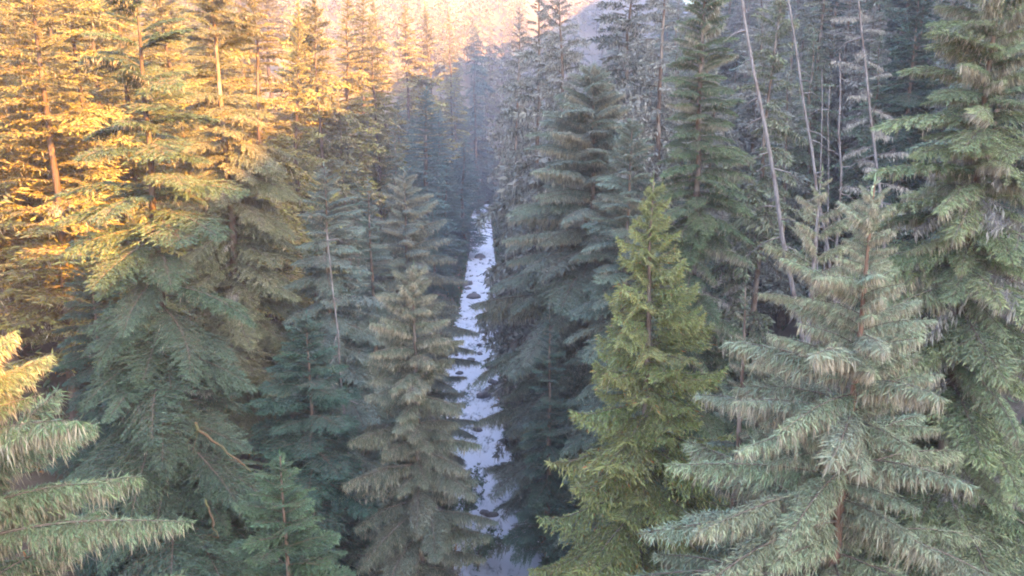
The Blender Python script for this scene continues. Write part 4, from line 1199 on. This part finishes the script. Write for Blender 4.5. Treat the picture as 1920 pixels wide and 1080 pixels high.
    'hemlock_tree.107': 'far shaded grey-green hemlock between the leaning bare trunks, leftmost',
    'hemlock_tree.108': 'middle-distance shaded grey-green hemlock behind the tall dark hemlock, sixth from left',
    'hemlock_tree.109': 'middle-distance shaded lichen-grey hemlock behind the broad blue-grey spruce',
    'hemlock_tree.110': 'lichen-grey hemlock almost wholly hidden among the grey hemlocks of the right slope',
    'hemlock_tree.111': 'far shaded lichen-grey hemlock between the leaning bare trunks',
    'hemlock_tree.112': 'grey-green hemlock almost wholly hidden among the shaded hemlocks of the right slope',
    'hemlock_tree.113': 'grey-green hemlock almost wholly hidden among the shaded hemlocks of the right slope',
    'hemlock_tree.114': 'grey-green hemlock almost wholly hidden among the shaded hemlocks of the right slope',
    'hemlock_tree.115': 'middle-distance shaded grey-green hemlock behind the broad blue-grey spruce, second from left',
    'hemlock_tree.116': 'middle-distance shaded grey-green hemlock behind the tall dark hemlock, fourth from left',
    'hemlock_tree.117': 'middle-distance shaded grey-green hemlock behind the tall dark hemlock, second from left',
    'hemlock_tree.118': 'lichen-grey hemlock almost wholly hidden among the grey hemlocks of the right slope',
    'hemlock_tree.119': 'middle-distance shaded lichen-grey hemlock by the pale dead tree, leftmost',
    'hemlock_tree.120': 'middle-distance shaded grey-green hemlock on the bank right of the stream, leftmost',
    'hemlock_tree.121': 'grey-green hemlock almost wholly hidden among the shaded hemlocks of the right slope',
    'hemlock_tree.122': 'lichen-grey hemlock almost wholly hidden among the grey hemlocks of the right slope',
    'hemlock_tree.123': 'middle-distance shaded grey-green hemlock by the pale dead tree, second from left',
    'hemlock_tree.124': 'middle-distance shaded lichen-grey hemlock between the leaning bare trunks, fourth from left',
    'hemlock_tree.125': 'far shaded grey-green hemlock behind the tall dark hemlock, third from left',
    'hemlock_tree.126': 'far shaded grey-green hemlock behind the broad blue-grey spruce, third from left',
    'hemlock_tree.127': 'middle-distance shaded grey-green hemlock on the bank right of the stream, second from left',
    'hemlock_tree.128': 'far shaded lichen-grey hemlock at the gorge head, leftmost',
    'hemlock_tree.129': 'far shaded grey-green hemlock behind the broad blue-grey spruce, fourth from left',
    'hemlock_tree.130': 'far shaded grey-green hemlock behind the tall dark hemlock, leftmost',
    'hemlock_tree.131': 'far shaded lichen-grey hemlock behind the tall dark hemlock, fourth from left',
    'hemlock_tree.132': 'far shaded lichen-grey hemlock behind the broad blue-grey spruce, second from left',
    'hemlock_tree.133': 'lichen-grey hemlock almost wholly hidden among the grey hemlocks of the right slope',
    'hemlock_tree.134': 'far shaded lichen-grey hemlock behind the tall dark hemlock, second from left',
    'fir_tree.127': 'far shaded dark green fir on the bank right of the stream',
    'hemlock_tree.135': 'lichen-grey hemlock almost wholly hidden among the grey hemlocks of the right slope',
    'fir_tree.128': 'dark green fir almost wholly hidden among the dark firs of the right slope',
    'hemlock_tree.136': 'far shaded lichen-grey hemlock behind the broad blue-grey spruce, third from left',
    'hemlock_tree.137': 'far shaded lichen-grey hemlock at the gorge head, second from left',
    'hemlock_tree.138': 'far shaded grey-green hemlock on the bank right of the stream, leftmost',
    'fir_tree.129': 'far shaded dark green fir behind the broad blue-grey spruce, second from left',
    'hemlock_tree.139': 'far shaded grey-green hemlock behind the broad blue-grey spruce, second from left',
    'hemlock_tree.140': 'lichen-grey hemlock almost wholly hidden among the grey hemlocks of the right slope',
    'fir_tree.130': 'far shaded dark green fir behind the broad blue-grey spruce, fourth from left',
    'fir_tree.131': 'dark green fir almost wholly hidden among the dark firs of the right slope',
    'fir_tree.132': 'dark green fir almost wholly hidden among the dark firs of the right slope',
    'fir_tree.133': 'far shaded dark green fir behind the tall dark hemlock, leftmost',
    'hemlock_tree.141': 'lichen-grey hemlock almost wholly hidden among the grey hemlocks of the right slope',
    'fir_tree.134': 'dark green fir almost wholly hidden among the dark firs of the right slope',
    'hemlock_tree.142': 'far shaded lichen-grey hemlock behind the broad blue-grey spruce, fourth from left',
    'fir_tree.135': 'far shaded dark green fir behind the tall dark hemlock, second from left',
    'hemlock_tree.143': 'far shaded grey-green hemlock behind the broad blue-grey spruce, sixth from left',
    'hemlock_tree.144': 'far shaded lichen-grey hemlock behind the broad blue-grey spruce, leftmost',
    'hemlock_tree.145': 'grey-green hemlock almost wholly hidden among the shaded hemlocks of the right slope',
    'hemlock_tree.146': 'far shaded grey-green hemlock behind the broad blue-grey spruce, fifth from left',
    'fir_tree.136': 'far shaded dark green fir behind the broad blue-grey spruce, third from left',
    'hemlock_tree.147': 'lichen-grey hemlock almost wholly hidden among the grey hemlocks of the right slope',
    'hemlock_tree.148': 'grey-green hemlock almost wholly hidden among the shaded hemlocks of the right slope',
    'hemlock_tree.149': 'far shaded lichen-grey hemlock behind the tall dark hemlock, leftmost',
    'hemlock_tree.150': 'far shaded grey-green hemlock on the bank right of the stream, second from left',
    'hemlock_tree.151': 'far shaded grey-green hemlock behind the broad blue-grey spruce, leftmost',
    'fir_tree.137': 'far shaded dark green fir behind the broad blue-grey spruce, leftmost',
    'hemlock_tree.152': 'grey-green hemlock almost wholly hidden among the shaded hemlocks of the right slope',
    'young_conifer': "small dark green conifer at the right water's edge, ninth lowest in view",
    'young_conifer.001': "small dark green conifer at the left water's edge, far upstream",
    'young_conifer.005': "small dark green conifer at the left water's edge, far upstream",
    'young_conifer.006': "small dark green conifer at the left water's edge, second lowest in view",
    'young_conifer.007': "small dark green conifer at the right water's edge, fifth lowest in view",
    'young_conifer.010': "small dark green conifer at the left water's edge, far upstream",
    'young_conifer.011': "small dark green conifer at the right water's edge, sixth lowest in view",
    'young_conifer.015': "small dark green conifer at the left water's edge, tenth lowest in view",
    'young_conifer.016': "small dark green conifer at the left water's edge, third lowest in view",
    'young_conifer.017': "small dark green conifer at the right water's edge, fourth lowest in view",
    'young_conifer.023': "small dark green conifer at the right water's edge, far upstream",
    'young_conifer.026': "small dark green conifer at the left water's edge, far upstream",
    'young_conifer.027': "small dark green conifer at the left water's edge, fourth lowest in view",
    'young_conifer.028': "small dark green conifer at the left water's edge, ninth lowest in view",
    'young_conifer.031': "small dark green conifer at the left water's edge, sixth lowest in view",
    'young_conifer.032': "small dark green conifer at the left water's edge, far upstream",
    'young_conifer.034': "small dark green conifer at the left water's edge, far upstream",
    'young_conifer.036': "small dark green conifer at the left water's edge, fifth lowest in view",
    'young_conifer.038': "small dark green conifer at the left water's edge, far upstream",
    'young_conifer.039': "small dark green conifer at the left water's edge, far upstream",
    'young_conifer.041': "small dark green conifer at the right water's edge, seventh lowest in view",
    'young_conifer.042': "small dark green conifer at the right water's edge, third lowest in view",
    'young_conifer.045': "small dark green conifer at the left water's edge, eighth lowest in view",
    'young_conifer.047': "small dark green conifer at the right water's edge, far upstream",
    'young_conifer.049': "small dark green conifer at the left water's edge, lowest in view",
    'young_conifer.053': "small dark green conifer at the right water's edge, far upstream",
    'young_conifer.054': "small dark green conifer at the right water's edge, far upstream",
    'young_conifer.059': "small dark green conifer at the left water's edge, far upstream",
    'young_conifer.061': "small dark green conifer at the left water's edge, far upstream",
    'young_conifer.066': "small dark green conifer at the right water's edge, lowest in view",
    'young_conifer.069': "small dark green conifer at the left water's edge, far upstream",
    'young_conifer.070': "small dark green conifer at the right water's edge, tenth lowest in view",
    'young_conifer.072': "small dark green conifer at the left water's edge, seventh lowest in view",
    'young_conifer.073': "small dark green conifer at the right water's edge, second lowest in view",
    'young_conifer.075': "small dark green conifer at the right water's edge, eighth lowest in view",
}
for _n, _l in LABELS.items():
    if _n in bpy.data.objects: bpy.data.objects[_n]['label'] = _l
# stones and saplings that nothing shows of are left out
UNSEEN = ['boulder.007', 'boulder.008', 'boulder.009', 'boulder.011', 'boulder.015', 'boulder.016', 'boulder.018', 'boulder.019', 'boulder.020', 'boulder.021', 'boulder.022', 'boulder.024', 'boulder.025', 'boulder.026', 'boulder.027', 'boulder.028', 'boulder.029', 'boulder.031', 'boulder.032', 'boulder.033', 'boulder.034', 'boulder.036', 'boulder.037', 'boulder.038', 'boulder.039', 'boulder.042', 'boulder.043', 'boulder.046', 'boulder.047', 'boulder.048', 'boulder.049', 'boulder.051', 'boulder.052', 'boulder.053', 'boulder.057', 'boulder.058', 'boulder.059', 'boulder.060', 'boulder.062', 'boulder.063', 'boulder.065', 'boulder.066', 'boulder.067', 'boulder.068', 'boulder.069', 'boulder.070', 'boulder.071', 'boulder.072', 'boulder.073', 'boulder.075', 'boulder.076', 'boulder.078', 'boulder.079', 'boulder.082', 'boulder.083', 'boulder.084', 'boulder.085', 'boulder.089', 'boulder.093', 'boulder.094', 'boulder.097', 'boulder.099', 'boulder.102', 'young_conifer.002', 'young_conifer.003', 'young_conifer.004', 'young_conifer.008', 'young_conifer.009', 'young_conifer.012', 'young_conifer.013', 'young_conifer.014', 'young_conifer.018', 'young_conifer.019', 'young_conifer.020', 'young_conifer.021', 'young_conifer.022', 'young_conifer.024', 'young_conifer.025', 'young_conifer.029', 'young_conifer.030', 'young_conifer.033', 'young_conifer.035', 'young_conifer.037', 'young_conifer.040', 'young_conifer.043', 'young_conifer.044', 'young_conifer.046', 'young_conifer.048', 'young_conifer.050', 'young_conifer.051', 'young_conifer.052', 'young_conifer.055', 'young_conifer.056', 'young_conifer.057', 'young_conifer.058', 'young_conifer.060', 'young_conifer.062', 'young_conifer.063', 'young_conifer.064', 'young_conifer.065', 'young_conifer.067', 'young_conifer.068', 'young_conifer.071', 'young_conifer.074', 'young_conifer.076', 'young_conifer.077', 'young_conifer.078', 'young_conifer.079']
for _n in UNSEEN:
    _o = bpy.data.objects.get(_n)
    if _o:
        for _c in list(_o.children): bpy.data.objects.remove(_c)
        bpy.data.objects.remove(_o)

# ------------------------------------------------------------------ air
HAZE = 0.00038
haze()

tri = sum(len(m.polygons) * 2 for m in bpy.data.meshes)
print("UNIQUE TRIANGLES", tri)
